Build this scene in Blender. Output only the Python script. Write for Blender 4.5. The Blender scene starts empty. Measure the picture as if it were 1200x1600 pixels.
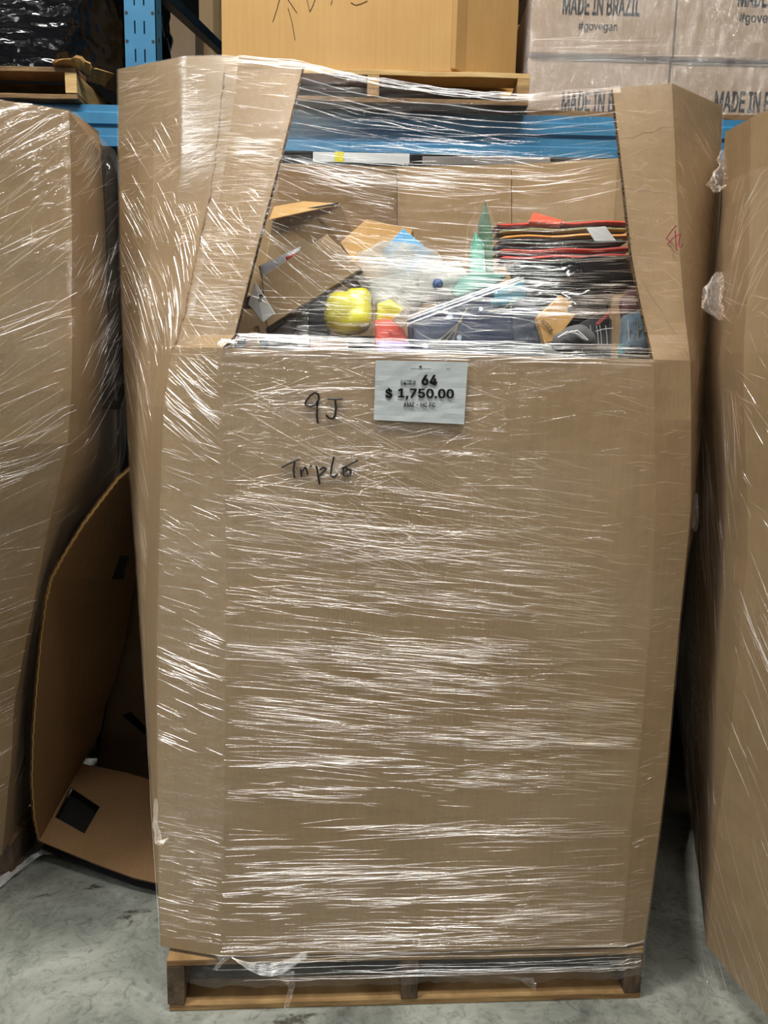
import bpy, bmesh, math, random
import numpy as np
from mathutils import Vector, Matrix, noise
R = math.radians
random.seed(7)
sc = bpy.context.scene
C = sc.collection
# ------------------------------------------------------------------ camera
PITCH, ROLL, FPX, CAMH = R(9.5), R(1.4), 1200.0, 1.545
cd = bpy.data.cameras.new('camera'); cam = bpy.data.objects.new('camera', cd); C.objects.link(cam)
cd.sensor_fit = 'VERTICAL'; cd.sensor_height = 36; cd.lens = FPX / 1600 * 36; cd.clip_start = .02
CM = Matrix.Rotation(math.pi/2 - PITCH, 4, 'X') @ Matrix.Rotation(ROLL, 4, 'Z')
cam.matrix_world = Matrix.Translation((0, 0, CAMH)) @ CM
sc.camera = cam
# ------------------------------------------------------------------ world, lamps, exposure
w = bpy.data.worlds.new('hall_air'); sc.world = w; w.use_nodes = True
w.node_tree.nodes['Background'].inputs[0].default_value = (1, .96, .90, 1)
w.node_tree.nodes['Background'].inputs[1].default_value = .022
sc.view_settings.view_transform = 'Standard'; sc.view_settings.look = 'None'
sc.view_settings.exposure = -0.90; sc.view_settings.gamma = 1; sc.view_settings.use_curve_mapping = False
def lamp(loc, sx, sy, power, col=(1, .99, .93), rz=0):
    l = bpy.data.lights.new('ceiling_lamp', 'AREA'); l.shape = 'RECTANGLE'; l.size = sx; l.size_y = sy
    l.energy = power; l.color = col
    o = bpy.data.objects.new('ceiling_lamp', l); C.objects.link(o); o.location = loc; o.rotation_euler = (0, 0, rz)
    o['kind'] = 'structure'
    return o
for lx, ly, p in ((-1.5, .75, 300), (-.6, -2.6, 45), (2.4, -2.2, 25), (-3.6, -3.0, 35), (.2, -6.0, 25), (1.2, .6, 150), (.1, .4, 110)):
    lamp((lx, ly, 5.6), 1.4, .2, p)
glare_light = lamp((-6.2, -2.9, 4.3), 2.0, 2.6, 210, (.93, .97, 1)); glare_light.name = 'added_glare_light'     # added area light, gives the glare on the bin's left corner
glare_light.rotation_euler = (Vector((-.4, 1.8, 1.9)) - glare_light.location).to_track_quat('-Z', 'Y').to_euler()
try:
    sc.cycles.transparent_max_bounces = 32; sc.cycles.max_bounces = 8
    sc.cycles.sample_clamp_indirect = 4; sc.cycles.caustics_reflective = False; sc.cycles.caustics_refractive = False
except Exception: pass

# ------------------------------------------------------------------ helpers
def ray(px, py):
    return (CM.to_3x3() @ Vector((px - 600, 800 - py, -FPX))).normalized()
def P(px, py, Y):
    d = ray(px, py); return Vector((0, 0, CAMH)) + d * (Y / d.y)
def F(px, py, z=0.0):
    d = ray(px, py); return Vector((0, 0, CAMH)) + d * ((z - CAMH) / d.z)
def lin(r, g, b):
    f = lambda c: (c/255/12.92) if c/255 <= .04045 else ((c/255+.055)/1.055)**2.4
    return (f(r), f(g), f(b), 1)
def tag(o, label=None, cat=None, group=None, kind=None):
    if label: o['label'] = label
    if cat: o['category'] = cat
    if group: o['group'] = group
    if kind: o['kind'] = kind
    return o
def empty(name, loc=(0, 0, 0), rz=0, **k):
    o = bpy.data.objects.new(name, None); o.empty_display_size = .05
    C.objects.link(o); o.location = loc; o.rotation_euler = (0, 0, rz); tag(o, **k); return o
class MB:
    def __init__(s): s.v = []; s.f = []
    def add(s, vs, fs):
        n = len(s.v); s.v += [tuple(v) for v in vs]; s.f += [tuple(i + n for i in f) for f in fs]; return s
    def box(s, x0, x1, y0, y1, z0, z1, rot=None, c=None):
        vs = [Vector((x, y, z)) for z in (z0, z1) for y in (y0, y1) for x in (x0, x1)]
        if rot is not None: vs = [rot @ v + (c or Vector()) for v in vs]
        return s.add(vs, [(0,2,3,1),(4,5,7,6),(0,1,5,4),(2,6,7,3),(0,4,6,2),(1,3,7,5)])
    def grid(s, rows):
        n = len(rows); m = len(rows[0]); vs = [p for r in rows for p in r]
        return s.add(vs, [(i*m+j, i*m+j+1, (i+1)*m+j+1, (i+1)*m+j) for i in range(n-1) for j in range(m-1)])
    def tube(s, pts, rad, sides=6, cap=True):
        pts = [Vector(p) for p in pts]; n = len(pts)
        if not hasattr(rad, '__len__'): rad = [rad]*n
        vs = []; up = Vector((0, 0, 1))
        for i, p in enumerate(pts):
            t = (pts[min(i+1, n-1)] - pts[max(i-1, 0)]).normalized()
            a = t.cross(up)
            if a.length < .05: a = t.cross(Vector((0, 1, 0)))
            a.normalize(); b = a.cross(t)
            for k in range(sides):
                q = 2*math.pi*k/sides; vs.append(p + (a*math.cos(q) + b*math.sin(q))*rad[i])
        fs = [(i*sides+k, i*sides+(k+1) % sides, (i+1)*sides+(k+1) % sides, (i+1)*sides+k) for i in range(n-1) for k in range(sides)]
        if cap: fs += [tuple(range(sides-1, -1, -1)), tuple(range((n-1)*sides, n*sides))]
        return s.add(vs, fs)
    def build(s, name, m, parent=None, smooth=False, bevel=0, solid=0, **k):
        me = bpy.data.meshes.new(name); me.from_pydata(s.v, [], s.f); me.validate()
        bm = bmesh.new(); bm.from_mesh(me)
        if not solid: bmesh.ops.recalc_face_normals(bm, faces=bm.faces)
        bm.to_mesh(me); bm.free()
        for m_ in (m if isinstance(m, (list, tuple)) else [m]): me.materials.append(m_)
        if smooth: me.polygons.foreach_set('use_smooth', [True]*len(me.polygons))
        o = bpy.data.objects.new(name, me); C.objects.link(o)
        if parent is not None:
            o.parent = parent; o.matrix_parent_inverse = parent_inv(parent)
        if solid:
            md = o.modifiers.new('thickness', 'SOLIDIFY'); md.thickness = solid; md.offset = 1 if solid > 0 else 1
        if bevel:
            md = o.modifiers.new('bevel', 'BEVEL'); md.width = bevel; md.segments = 2; md.limit_method = 'ANGLE'
        tag(o, **k); return o
def parent_inv(p):
    m = Matrix.Translation(p.location) @ p.rotation_euler.to_matrix().to_4x4()
    q = p.parent
    return (m.inverted() if q is None else m.inverted())
def nz(p, s, seed=0.0):
    return noise.noise(Vector((p[0]*s + seed, p[1]*s + seed*1.7, p[2]*s - seed)))

# ------------------------------------------------------------------ materials
def newmat(name):
    m = bpy.data.materials.new(name); m.use_nodes = True; nt = m.node_tree; nt.nodes.clear()
    out = nt.nodes.new('ShaderNodeOutputMaterial'); return m, nt, out
def N(nt, t, **k):
    n = nt.nodes.new(t)
    for a, b in k.items(): setattr(n, a, b)
    return n
def noise_fac(nt, scale, vec=(1, 1, 1), detail=3, rough=.5, space='Object', dist=0):
    tc = N(nt, 'ShaderNodeTexCoord'); mp = N(nt, 'ShaderNodeMapping'); mp.inputs['Scale'].default_value = vec
    no = N(nt, 'ShaderNodeTexNoise'); no.inputs['Scale'].default_value = scale; no.inputs['Detail'].default_value = detail
    no.inputs['Roughness'].default_value = rough; no.inputs['Distortion'].default_value = dist
    nt.links.new(tc.outputs[space], mp.inputs[0]); nt.links.new(mp.outputs[0], no.inputs['Vector'])
    return no.outputs['Fac'], mp
def ramp(nt, fac, stops):
    r = N(nt, 'ShaderNodeValToRGB'); e = r.color_ramp.elements
    e[0].position, e[0].color = stops[0]; e[1].position, e[1].color = stops[-1]
    for p, c in stops[1:-1]:
        x = e.new(p); x.color = c
    nt.links.new(fac, r.inputs[0]); return r.outputs[0]
def g4(v): return (v, v, v, 1)
def mat(name, col, rough=.6, col2=None, nscale=6, nvec=(1, 1, 1), bump=.0, bscale=60, bvec=(1, 1, 1), metal=0, coat=0, spec=.5, trans=0, alpha=1):
    m, nt, out = newmat(name); b = N(nt, 'ShaderNodeBsdfPrincipled'); nt.links.new(b.outputs[0], out.inputs[0])
    b.inputs['Roughness'].default_value = rough; b.inputs['Metallic'].default_value = metal
    b.inputs['Specular IOR Level'].default_value = spec; b.inputs['Coat Weight'].default_value = coat
    b.inputs['Coat Roughness'].default_value = .12
    b.inputs['Transmission Weight'].default_value = trans; b.inputs['Alpha'].default_value = alpha
    c2 = col2 or tuple(c*.8 for c in col[:3]) + (1,)
    f, _ = noise_fac(nt, nscale, nvec, 4, .55)
    nt.links.new(ramp(nt, f, [(.3, c2), (.68, col)]), b.inputs['Base Color'])
    if bump:
        f2, _ = noise_fac(nt, bscale, bvec, 3, .6)
        bp = N(nt, 'ShaderNodeBump'); bp.inputs['Strength'].default_value = bump; bp.inputs['Distance'].default_value = .004
        nt.links.new(f2, bp.inputs['Height']); nt.links.new(bp.outputs[0], b.inputs['Normal'])
    return m
def cardboard(name, col, col2, rough=.72, bump=.12):
    m, nt, out = newmat(name); b = N(nt, 'ShaderNodeBsdfPrincipled'); nt.links.new(b.outputs[0], out.inputs[0])
    b.inputs['Roughness'].default_value = rough; b.inputs['Specular IOR Level'].default_value = .25
    f, _ = noise_fac(nt, 3.2, (1, 1, .7), 5, .6)
    f2, _ = noise_fac(nt, 60, (1.5, 1.5, .06), 3, .6)        # faint upright liner streaks
    mx = N(nt, 'ShaderNodeMath', operation='MULTIPLY_ADD'); mx.inputs[1].default_value = .35
    nt.links.new(f2, mx.inputs[0]); 
    mu = N(nt, 'ShaderNodeMath', operation='MULTIPLY'); mu.inputs[1].default_value = .65; nt.links.new(f, mu.inputs[0]); nt.links.new(mu.outputs[0], mx.inputs[2])
    nt.links.new(ramp(nt, mx.outputs[0], [(.32, col2), (.66, col)]), b.inputs['Base Color'])
    f3, _ = noise_fac(nt, 9, (1, 1, 1), 4, .6); f4, _ = noise_fac(nt, 160, (1, 1, .15), 2, .5)
    a = N(nt, 'ShaderNodeMath', operation='MULTIPLY_ADD'); a.inputs[1].default_value = .12; nt.links.new(f4, a.inputs[0]); nt.links.new(f3, a.inputs[2])
    bp = N(nt, 'ShaderNodeBump'); bp.inputs['Strength'].default_value = bump; bp.inputs['Distance'].default_value = .03
    nt.links.new(a.outputs[0], bp.inputs['Height']); nt.links.new(bp.outputs[0], b.inputs['Normal'])
    return m
def film(name, rot=(0, 0, 0), base=.022, gl=.28, milky=.03, strength=.5, scale=26, vec=(.10, .10, 1.0), tint=(.97, .965, .96, 1), rough=.12, milkcol=(.8, .8, .82, 1)):
    """clear stretch film: transparent with creased glossy coat"""
    m, nt, out = newmat(name)
    tr = N(nt, 'ShaderNodeBsdfTransparent'); tr.inputs[0].default_value = tint
    go = N(nt, 'ShaderNodeBsdfGlossy'); go.inputs['Roughness'].default_value = rough; go.inputs[0].default_value = (.96, .97, 1, 1)
    di = N(nt, 'ShaderNodeBsdfDiffuse'); di.inputs[0].default_value = milkcol
    def creases(sc_, v, rt, det, ds):
        tc = N(nt, 'ShaderNodeTexCoord'); m0 = N(nt, 'ShaderNodeMapping'); m0.inputs['Rotation'].default_value = rt
        m1 = N(nt, 'ShaderNodeMapping'); m1.inputs['Scale'].default_value = v
        no = N(nt, 'ShaderNodeTexNoise'); no.inputs['Scale'].default_value = sc_; no.inputs['Detail'].default_value = det
        no.inputs['Roughness'].default_value = .62; no.inputs['Distortion'].default_value = ds
        nt.links.new(tc.outputs['Object'], m0.inputs[0]); nt.links.new(m0.outputs[0], m1.inputs[0]); nt.links.new(m1.outputs[0], no.inputs['Vector'])
        return no.outputs['Fac']
    f1 = creases(scale*2.2, vec, rot, 6, .5)
    f2 = creases(scale*.5, (vec[0]*1.6, vec[1]*1.6, vec[2]*1.2), (rot[0], rot[1]+.32, rot[2]), 5, .6)
    ad = N(nt, 'ShaderNodeMath', operation='MULTIPLY_ADD'); ad.inputs[1].default_value = .8; nt.links.new(f2, ad.inputs[0]); nt.links.new(f1, ad.inputs[2])
    bp = N(nt, 'ShaderNodeBump'); bp.inputs['Strength'].default_value = strength; bp.inputs['Distance'].default_value = .03
    nt.links.new(ad.outputs[0], bp.inputs['Height']); nt.links.new(bp.outputs[0], go.inputs['Normal'])
    fr = N(nt, 'ShaderNodeLayerWeight'); fr.inputs[0].default_value = .12
    patch, _ = noise_fac(nt, 2.2, (1, 1, 1.8), 3, .5)
    k = N(nt, 'ShaderNodeMapRange'); k.inputs[1].default_value = .3; k.inputs[2].default_value = .7; k.inputs[3].default_value = base; k.inputs[4].default_value = base + gl*.35
    nt.links.new(patch, k.inputs[0])
    fa = N(nt, 'ShaderNodeMath', operation='MULTIPLY_ADD', use_clamp=True); fa.inputs[1].default_value = gl*1.6
    nt.links.new(fr.outputs['Fresnel'], fa.inputs[0]); nt.links.new(k.outputs[0], fa.inputs[2])
    m1 = N(nt, 'ShaderNodeAddShader'); gc = N(nt, 'ShaderNodeCombineColor')
    for q_ in range(3): nt.links.new(fa.outputs[0], gc.inputs[q_])
    nt.links.new(gc.outputs[0], go.inputs[0]); nt.links.new(tr.outputs[0], m1.inputs[0]); nt.links.new(go.outputs[0], m1.inputs[1])
    pk = N(nt, 'ShaderNodeMath', operation='MULTIPLY'); pk.inputs[1].default_value = milky*2; nt.links.new(patch, pk.inputs[0])
    m2 = N(nt, 'ShaderNodeMixShader'); nt.links.new(pk.outputs[0], m2.inputs[0]); nt.links.new(m1.outputs[0], m2.inputs[1]); nt.links.new(di.outputs[0], m2.inputs[2])
    nt.links.new(m2.outputs[0], out.inputs[0]); return m
def creasemat(name, rough=.2, white=.12, gl=.2):
    """raised fold of film: clear with a glossy coat and a little milkiness"""
    m, nt, out = newmat(name)
    tr = N(nt, 'ShaderNodeBsdfTransparent'); tr.inputs[0].default_value = (.97, .97, .97, 1)
    go = N(nt, 'ShaderNodeBsdfGlossy'); go.inputs['Roughness'].default_value = rough; go.inputs[0].default_value = (gl, gl, gl*1.02, 1)
    df = N(nt, 'ShaderNodeBsdfDiffuse'); df.inputs[0].default_value = (.9, .9, .92, 1)
    f, _ = noise_fac(nt, 30, (1, 1, 1), 3, .6)
    k = N(nt, 'ShaderNodeMapRange'); k.inputs[1].default_value = .4; k.inputs[2].default_value = .62
    k.inputs[3].default_value = white*.3; k.inputs[4].default_value = min(1, white*1.9); nt.links.new(f, k.inputs[0])
    tl = N(nt, 'ShaderNodeBsdfTranslucent'); tl.inputs[0].default_value = (.9, .9, .92, 1)
    d2 = N(nt, 'ShaderNodeMixShader'); d2.inputs[0].default_value = .4; nt.links.new(df.outputs[0], d2.inputs[1]); nt.links.new(tl.outputs[0], d2.inputs[2])
    a = N(nt, 'ShaderNodeMixShader'); nt.links.new(k.outputs[0], a.inputs[0]); nt.links.new(tr.outputs[0], a.inputs[1]); nt.links.new(d2.outputs[0], a.inputs[2])
    b = N(nt, 'ShaderNodeAddShader'); nt.links.new(a.outputs[0], b.inputs[0]); nt.links.new(go.outputs[0], b.inputs[1])
    nt.links.new(b.outputs[0], out.inputs[0]); return m

M = {}
M['card'] = cardboard('kraft_cardboard', lin(177, 149, 112), lin(162, 135, 100))
M['card_in'] = cardboard('kraft_liner', lin(182, 154, 116), lin(168, 141, 104), bump=.06)
M['card_brown'] = cardboard('brown_cardboard', lin(156, 122, 86), lin(140, 106, 72))
M['card_edge'] = mat('corrugated_edge', lin(120, 92, 62), .9, lin(60, 42, 28), 160, (1, 1, 1), .6, 220)
M['card_tan'] = cardboard('tan_cardboard', lin(206, 164, 106), lin(192, 149, 90), bump=.05)
M['card_white'] = cardboard('pale_cardboard', lin(172, 148, 122), lin(158, 135, 110))
M['film'] = film('clear_stretch_film')
M['film_open'] = film('taut_stretch_film', milky=.008, strength=.3, base=.006, gl=.08)
M['film_taut'] = film('tight_corner_film', milky=.03, strength=.12, base=.15, gl=.4, rough=.24)
M['film_L'] = film('slanting_stretch_film', rot=(0, .62, 0), strength=.5, milky=.04, scale=20)
M['film_R'] = film('steep_stretch_film', rot=(0, -.95, .3), strength=.45, milky=.03, scale=20)
M['film_wad'] = film('wadded_film', strength=1.0, scale=30, vec=(1, 1, 1), milky=.05, gl=.5, base=.06)
M['crease'] = creasemat('film_crease', white=.10, gl=.50, rough=.14)
M['crease_soft'] = creasemat('film_crease_soft', white=.08, gl=.30, rough=.25)
M['crease_thick'] = creasemat('film_crease_thick', white=.5, gl=.45, rough=.28)
M['black_film'] = mat('black_stretch_film', (.006, .006, .008, 1), .13, (.012, .012, .014, 1), 3, (1, 1, 1), .9, 9, (1, .5, 2.2), coat=.25, spec=.5)
M['wood'] = mat('pallet_wood', lin(196, 160, 108), .8, lin(122, 88, 52), 7, (1, 1, 9), .25, 60, (1, 1, 6))
M['wood_pale'] = mat('fresh_pallet_wood', lin(222, 192, 134), .8, lin(190, 150, 92), 7, (1, 1, 8), .2, 60, (1, 1, 6))
M['wood_dark'] = mat('weathered_pallet_wood', lin(120, 98, 76), .85, lin(58, 46, 36), 12, (3, 1, 1), .5, 70)
M['wood_old'] = mat('aged_pallet_wood', lin(150, 118, 80), .85, lin(88, 64, 40), 9, (1, 1, 6), .35, 60, (1, 1, 5))
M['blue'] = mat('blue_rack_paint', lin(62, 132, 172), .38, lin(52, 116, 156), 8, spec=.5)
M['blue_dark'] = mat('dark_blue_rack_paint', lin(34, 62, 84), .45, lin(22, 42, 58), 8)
M['black'] = mat('matte_black', (.012, .012, .013, 1), .6)
M['ink'] = mat('black_marker_ink', (.012, .012, .016, 1), .5, (.02, .02, .025, 1), 30)
M['ink_print'] = mat('black_print_ink', (.02, .02, .02, 1), .7, (.05, .05, .05, 1), 30)
M['ink_red'] = mat('red_marker_ink', lin(170, 40, 80), .5, lin(150, 30, 70), 30)
M['paper'] = mat('white_label_paper', lin(222, 228, 230), .35, lin(212, 219, 222), 5, bump=.25, bscale=9, bvec=(1, 1, 3), coat=.25)
M['white'] = mat('white_plastic', lin(225, 226, 224), .4, lin(205, 206, 206), 4)
M['yellow_tape'] = mat('yellow_sticker', lin(236, 224, 30), .5, lin(226, 210, 20), 4)

# ------------------------------------------------------------------ setting
m, nt, out = newmat('concrete_floor'); b = N(nt, 'ShaderNodeBsdfPrincipled'); nt.links.new(b.outputs[0], out.inputs[0])
f, _ = noise_fac(nt, 3.5, (1, 1, 1), 8, .68, dist=.6)
c1 = ramp(nt, f, [(.28, lin(98, 100, 94)), (.47, lin(144, 147, 138)), (.72, lin(192, 194, 184))])
f2, _ = noise_fac(nt, 2.6, (1, 1.6, 1), 8, .7, dist=.8)
st = ramp(nt, f2, [(.60, g4(0)), (.645, g4(1))])
f3, _ = noise_fac(nt, 22, (1, 1, 1), 5, .7, dist=2)
s3 = ramp(nt, f3, [(.5, g4(1)), (.66, g4(.55))])
mx = N(nt, 'ShaderNodeMix', data_type='RGBA'); nt.links.new(st, mx.inputs[0]); nt.links.new(c1, mx.inputs[6]); mx.inputs[7].default_value = lin(84, 80, 72)
m2 = N(nt, 'ShaderNodeMix', data_type='RGBA', blend_type='MULTIPLY'); m2.inputs[0].default_value = .8; nt.links.new(mx.outputs[2], m2.inputs[6]); nt.links.new(s3, m2.inputs[7])
nt.links.new(m2.outputs[2], b.inputs['Base Color']); b.inputs['Roughness'].default_value = .5
bp = N(nt, 'ShaderNodeBump'); bp.inputs['Strength'].default_value = .25; bp.inputs['Distance'].default_value = .01; nt.links.new(f3, bp.inputs['Height']); nt.links.new(bp.outputs[0], b.inputs['Normal'])
M['floor'] = m
M['wall'] = mat('dark_hall_wall', lin(40, 40, 42), .8, lin(28, 28, 30), 3)
tag(MB().box(-14, 14, -14, 9, -.1, 0).build('floor', M['floor']), kind='structure')
tag(MB().box(-14, 14, 8.8, 9, 0, 7).build('wall_back', M['wall']), kind='structure')
tag(MB().box(-14, 14, -14, 9, 6.2, 6.4).build('ceiling', M['wall']), kind='structure')

# ------------------------------------------------------------------ column-defined sheet surfaces
class Sheet:
    """upright sheet through a row of upright columns; column = list of world points rising in z.
    v in 0..1 runs from z0 to the cut height, 1..2 from there to the column's own top."""
    def __init__(s, cols, z0, zc, ztop=None, off=0.0, wob=0.0, seed=0):
        s.cols = [sorted([Vector(p) for p in c], key=lambda p: p.z) for c in cols]
        s.z0, s.zc, s.off, s.wob, s.seed = z0, zc, off, wob, seed
        s.ztop = ztop
    def col(s, i, v):
        c = s.cols[i]; zt = c[-1].z
        z = s.z0 + (s.zc - s.z0)*v if v <= 1 else s.zc + (zt - s.zc)*(v - 1)
        if z <= c[0].z: return Vector((c[0].x, c[0].y, z))
        for a, b in zip(c, c[1:]):
            if z <= b.z + 1e-9:
                t = (z - a.z)/max(1e-6, b.z - a.z); t = t
                return a.lerp(b, t)
        return c[-1].copy()
    def raw(s, u, v):
        n = len(s.cols) - 1; u = min(max(u, 0), n); i = min(int(u), n-1); t = u - i
        return s.col(i, v).lerp(s.col(i+1, v), t)
    def pt(s, u, v, extra=0.0):
        p = s.raw(u, v); e = 1e-2
        a = s.raw(u + e, v) - s.raw(u - e, v); b = s.raw(u, v + e) - s.raw(u, v - e)
        n = a.cross(b)
        if n.length > 1e-12: n.normalize()
        else: n = Vector((0, -1, 0))
        o = s.off + extra
        if s.wob: o += s.wob*nz(p, 3.0, s.seed) + s.wob*.5*nz(p, 9, s.seed)
        return p + n*o
    def mesh(s, mb, u0, u1, v0, v1, nu, nv):
        return mb.grid([[s.pt(u0 + (u1-u0)*j/nu, v0 + (v1-v0)*i/nv) for j in range(nu+1)] for i in range(nv+1)])
def ridge(mb, pts, rr):
    rows = []; n = len(pts)
    for i, (p, q) in enumerate(pts):
        nn = (q - p).normalized(); t = (pts[min(i+1, n-1)][0] - pts[max(i-1, 0)][0]).normalized(); sd = nn.cross(t)
        if sd.length < 1e-6: return
        sd.normalize(); r = rr[i]
        rows.append([p + sd*(r*math.cos(a)) + nn*(r*math.sin(a)*.8) for a in (math.pi, 2.35, 1.571, .785, 0)])
    mb.grid(rows)
def streaks(mb, S, u0, u1, v0, v1, n, ang=0, sd=5, L=(.03, .14), rad=(.0005, .0010), rng=None, lift=.001, clus=0, bend=.0):
    """fine raised creases of the film, each a thin tapering fold lying on sheet S. ang in degrees, + rises to the right"""
    rng = rng or random
    cl = [(rng.uniform(u0, u1), rng.uniform(v0, v1)) for _ in range(max(1, clus))]
    for _ in range(n):
        if clus and rng.random() < .7:
            c = rng.choice(cl); u = rng.gauss(c[0], (u1-u0)*.12); v = rng.gauss(c[1], (v1-v0)*.05)
        else: u = rng.uniform(u0, u1); v = rng.uniform(v0, v1)
        if not (u0 <= u <= u1 and v0 <= v <= v1): continue
        e = .02
        du = (S.raw(u+e, v) - S.raw(u-e, v)).length/(2*e) + 1e-6; dv = (S.raw(u, v+e) - S.raw(u, v-e)).length/(2*e) + 1e-6
        l = rng.uniform(*L)*(.5 + rng.random()); a = R(rng.gauss(ang, sd)); r = rng.uniform(*rad)
        k = 6; pts = []; rr = []; bd = rng.gauss(0, bend)
        for i in range(k+1):
            t = i/k - .5; aa = a + bd*t
            uu = u + l*t*math.cos(aa)/du; vv = v + l*t*math.sin(aa)/dv
            if not (u0 - .02 <= uu <= u1 + .02): continue
            vv = min(max(vv, v0 - .01), min(v1, 2))
            pts.append((S.pt(uu, vv, lift*.3), S.pt(uu, vv, lift*.3 + .01))); rr.append(.72*r*max(.15, math.cos(t*math.pi)**.6 if abs(t) < .5 else .15))
        if len(pts) > 2: ridge(mb, pts, rr)
    return mb

# ================================================================== MAIN GAYLORD BOX
YAW = math.atan(.067); ZC = 1.612
def Yf(x): return 1.700 + .067*(x - .095)
NF = Vector((.067, -1, 0)).normalized()
def PF(px, py, off=0.0):                     # point on the front face plane
    d = ray(px, py); o = Vector((0, 0, CAMH)); p0 = Vector((.095, 1.70, 0)) + NF*off
    return o + d*((p0 - o).dot(NF)/d.dot(NF))
L2l = [PF(*a) for a in ((345, 1478), (350, 1300), (352, 1100), (354, 900), (350, 700), (346, 560))]
L2l.append(Vector((PF(348, 545).x, Yf(PF(348, 545).x), ZC)))
L2u = [P(*a) for a in ((365, 530, 1.70), (388, 440, 1.715), (412, 345, 1.74), (440, 240, 1.77), (462, 150, 1.80), (474, 100, 1.83))]
L1 = [P(*a) for a in ((251, 1478, 1.70), (247, 1300, 1.715), (245, 1100, 1.72), (245, 1000, 1.725), (250, 800, 1.73), (255, 640, 1.735), (268, 550, 1.745),
                      (285, 500, 1.76), (305, 400, 1.79), (328, 300, 1.82), (341, 200, 1.85), (350, 87, 1.88))]
L15 = [P(*a) for a in ((254, 1478, 1.80), (240, 1300, 1.82), (232, 1100, 1.83), (229, 1000, 1.84), (234, 800, 1.84), (240, 640, 1.84), (252, 560, 1.84),
                       (272, 400, 1.86), (282, 250, 1.87), (289, 88, 1.89))]
L0 = [P(*a) for a in ((262, 1478, 1.95), (245, 1370, 1.97), (237, 1250, 2.0), (222, 1000, 2.05), (211, 850, 2.06), (200, 700, 2.06), (192, 540, 2.06),
                      (188, 400, 2.05), (186, 250, 2.03), (185, 108, 1.99))]
R2l = [PF(*a) for a in ((972, 1478), (985, 1300), (1002, 1150), (1018, 950), (1024, 800), (1022, 564))]
R2l.append(Vector((PF(1021, 561).x, Yf(PF(1021, 561).x), ZC)))
R2u = [P(*a) for a in ((1014, 530, 1.765), (1002, 480, 1.78), (987, 400, 1.80), (978, 320, 1.82), (968, 230, 1.85), (957, 138, 1.89))]
R1 = [PF(*a, -.012) for a in ((1006, 1478), (1030, 1300), (1042, 1200), (1064, 950), (1079, 800), (1080, 660))] + [P(*a) for a in ((1078, 560, 1.77),
                      (1070, 500, 1.81), (1062, 400, 1.85), (1057, 300, 1.88), (1050, 130, 1.92))]
R0 = [P(*a) for a in ((992, 1478, 1.98), (1034, 1200, 2.02), (1062, 950, 2.04), (1087, 800, 2.08), (1103, 600, 2.1), (1112, 500, 2.1), (1125, 300, 2.1), (1129, 166, 2.08))]
def vcol(x, y, z1, z0=.15): return [Vector((x, y, z0)), Vector((x, y, 1.0)), Vector((x, y, z1))]
b1 = P(620, 262, 2.74); b2 = P(800, 258, 2.76); b0 = P(432, 256, 2.44); b3 = P(968, 248, 2.55)
LB = [Vector((-.5, 2.5, .15)), Vector((b0.x - .22, 2.42, 1.4)), Vector((b0.x - .22, 2.36, b0.z))]
B0 = [Vector((-.38, 2.62, .15)), Vector((b0.x, b0.y, 1.3)), b0]
B1 = [Vector((.0, 2.74, .15)), Vector((b1.x, b1.y, 1.3)), b1]
B2 = [Vector((.38, 2.76, .15)), Vector((b2.x, b2.y, 1.3)), b2]
B3 = [Vector((.55, 2.70, .15)), Vector((b3.x, b3.y, 1.3)), b3]
RB = [Vector((.62, 2.5, .15)), Vector((b3.x + .07, 2.35, 1.3)), Vector((b3.x + .07, 2.32, 2.24))]
ZC = 1.612
cols = [B2, B1, B0, LB, L0, L15, L1, L2l + L2u, R2l + R2u, R1, R0, RB, B3, B2]
box_S = Sheet(cols, .155, ZC, wob=.0015, seed=3)
gay = empty('gaylord_box', (.095, 1.70, .15),
            label='tall open-front corrugated cardboard bin wrapped in clear film, with price sheet and marker writing', cat='cardboard bin')
shell = MB()
box_S.mesh(shell, 0, 7, 0, 2, 56, 44)
box_S.mesh(shell, 7, 8, 0, 1, 26, 26)
box_S.mesh(shell, 8, 13, 0, 2, 40, 44)
sh = MB(); sh.v, sh.f = shell.v, shell.f
o = sh.build('bin_wall', M['card'], gay, solid=-.009)
o.modifiers['thickness'].offset = -1; o.modifiers['thickness'].thickness = .009
o.data.materials.append(M['card_edge']); o.modifiers['thickness'].material_offset_rim = 1
# torn corrugated rims along the two slanting cuts
for ci, name in ((7, 'cut_edge'), (8, 'cut_edge')):
    pts = []; rr = []
    for i in range(150):
        v = 1.01 + .98*i/149
        p = box_S.pt(ci, v) + Vector((random.gauss(0, .0012), .004, random.gauss(0, .001))); pts.append(p); rr.append(random.uniform(.0018, .0042))
    MB().tube(pts, rr, 5).build(name, M['card_edge'], gay)
pts = []; rr = []
for i in range(120):
    v = 1.0 + .97*i/119; p = box_S.pt(6.02 + .03*nz((i*.15, 0, 0), 1.0, 3), v, .0006); pts.append(p); rr.append(max(.0004, .0012 + .0032*nz((i*.7, 0, 0), 1.0, 8)))
MB().tube(pts, rr, 5).build('torn_corner_fold', M['card_brown'], gay, label='darker torn fold along the corner')
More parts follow.
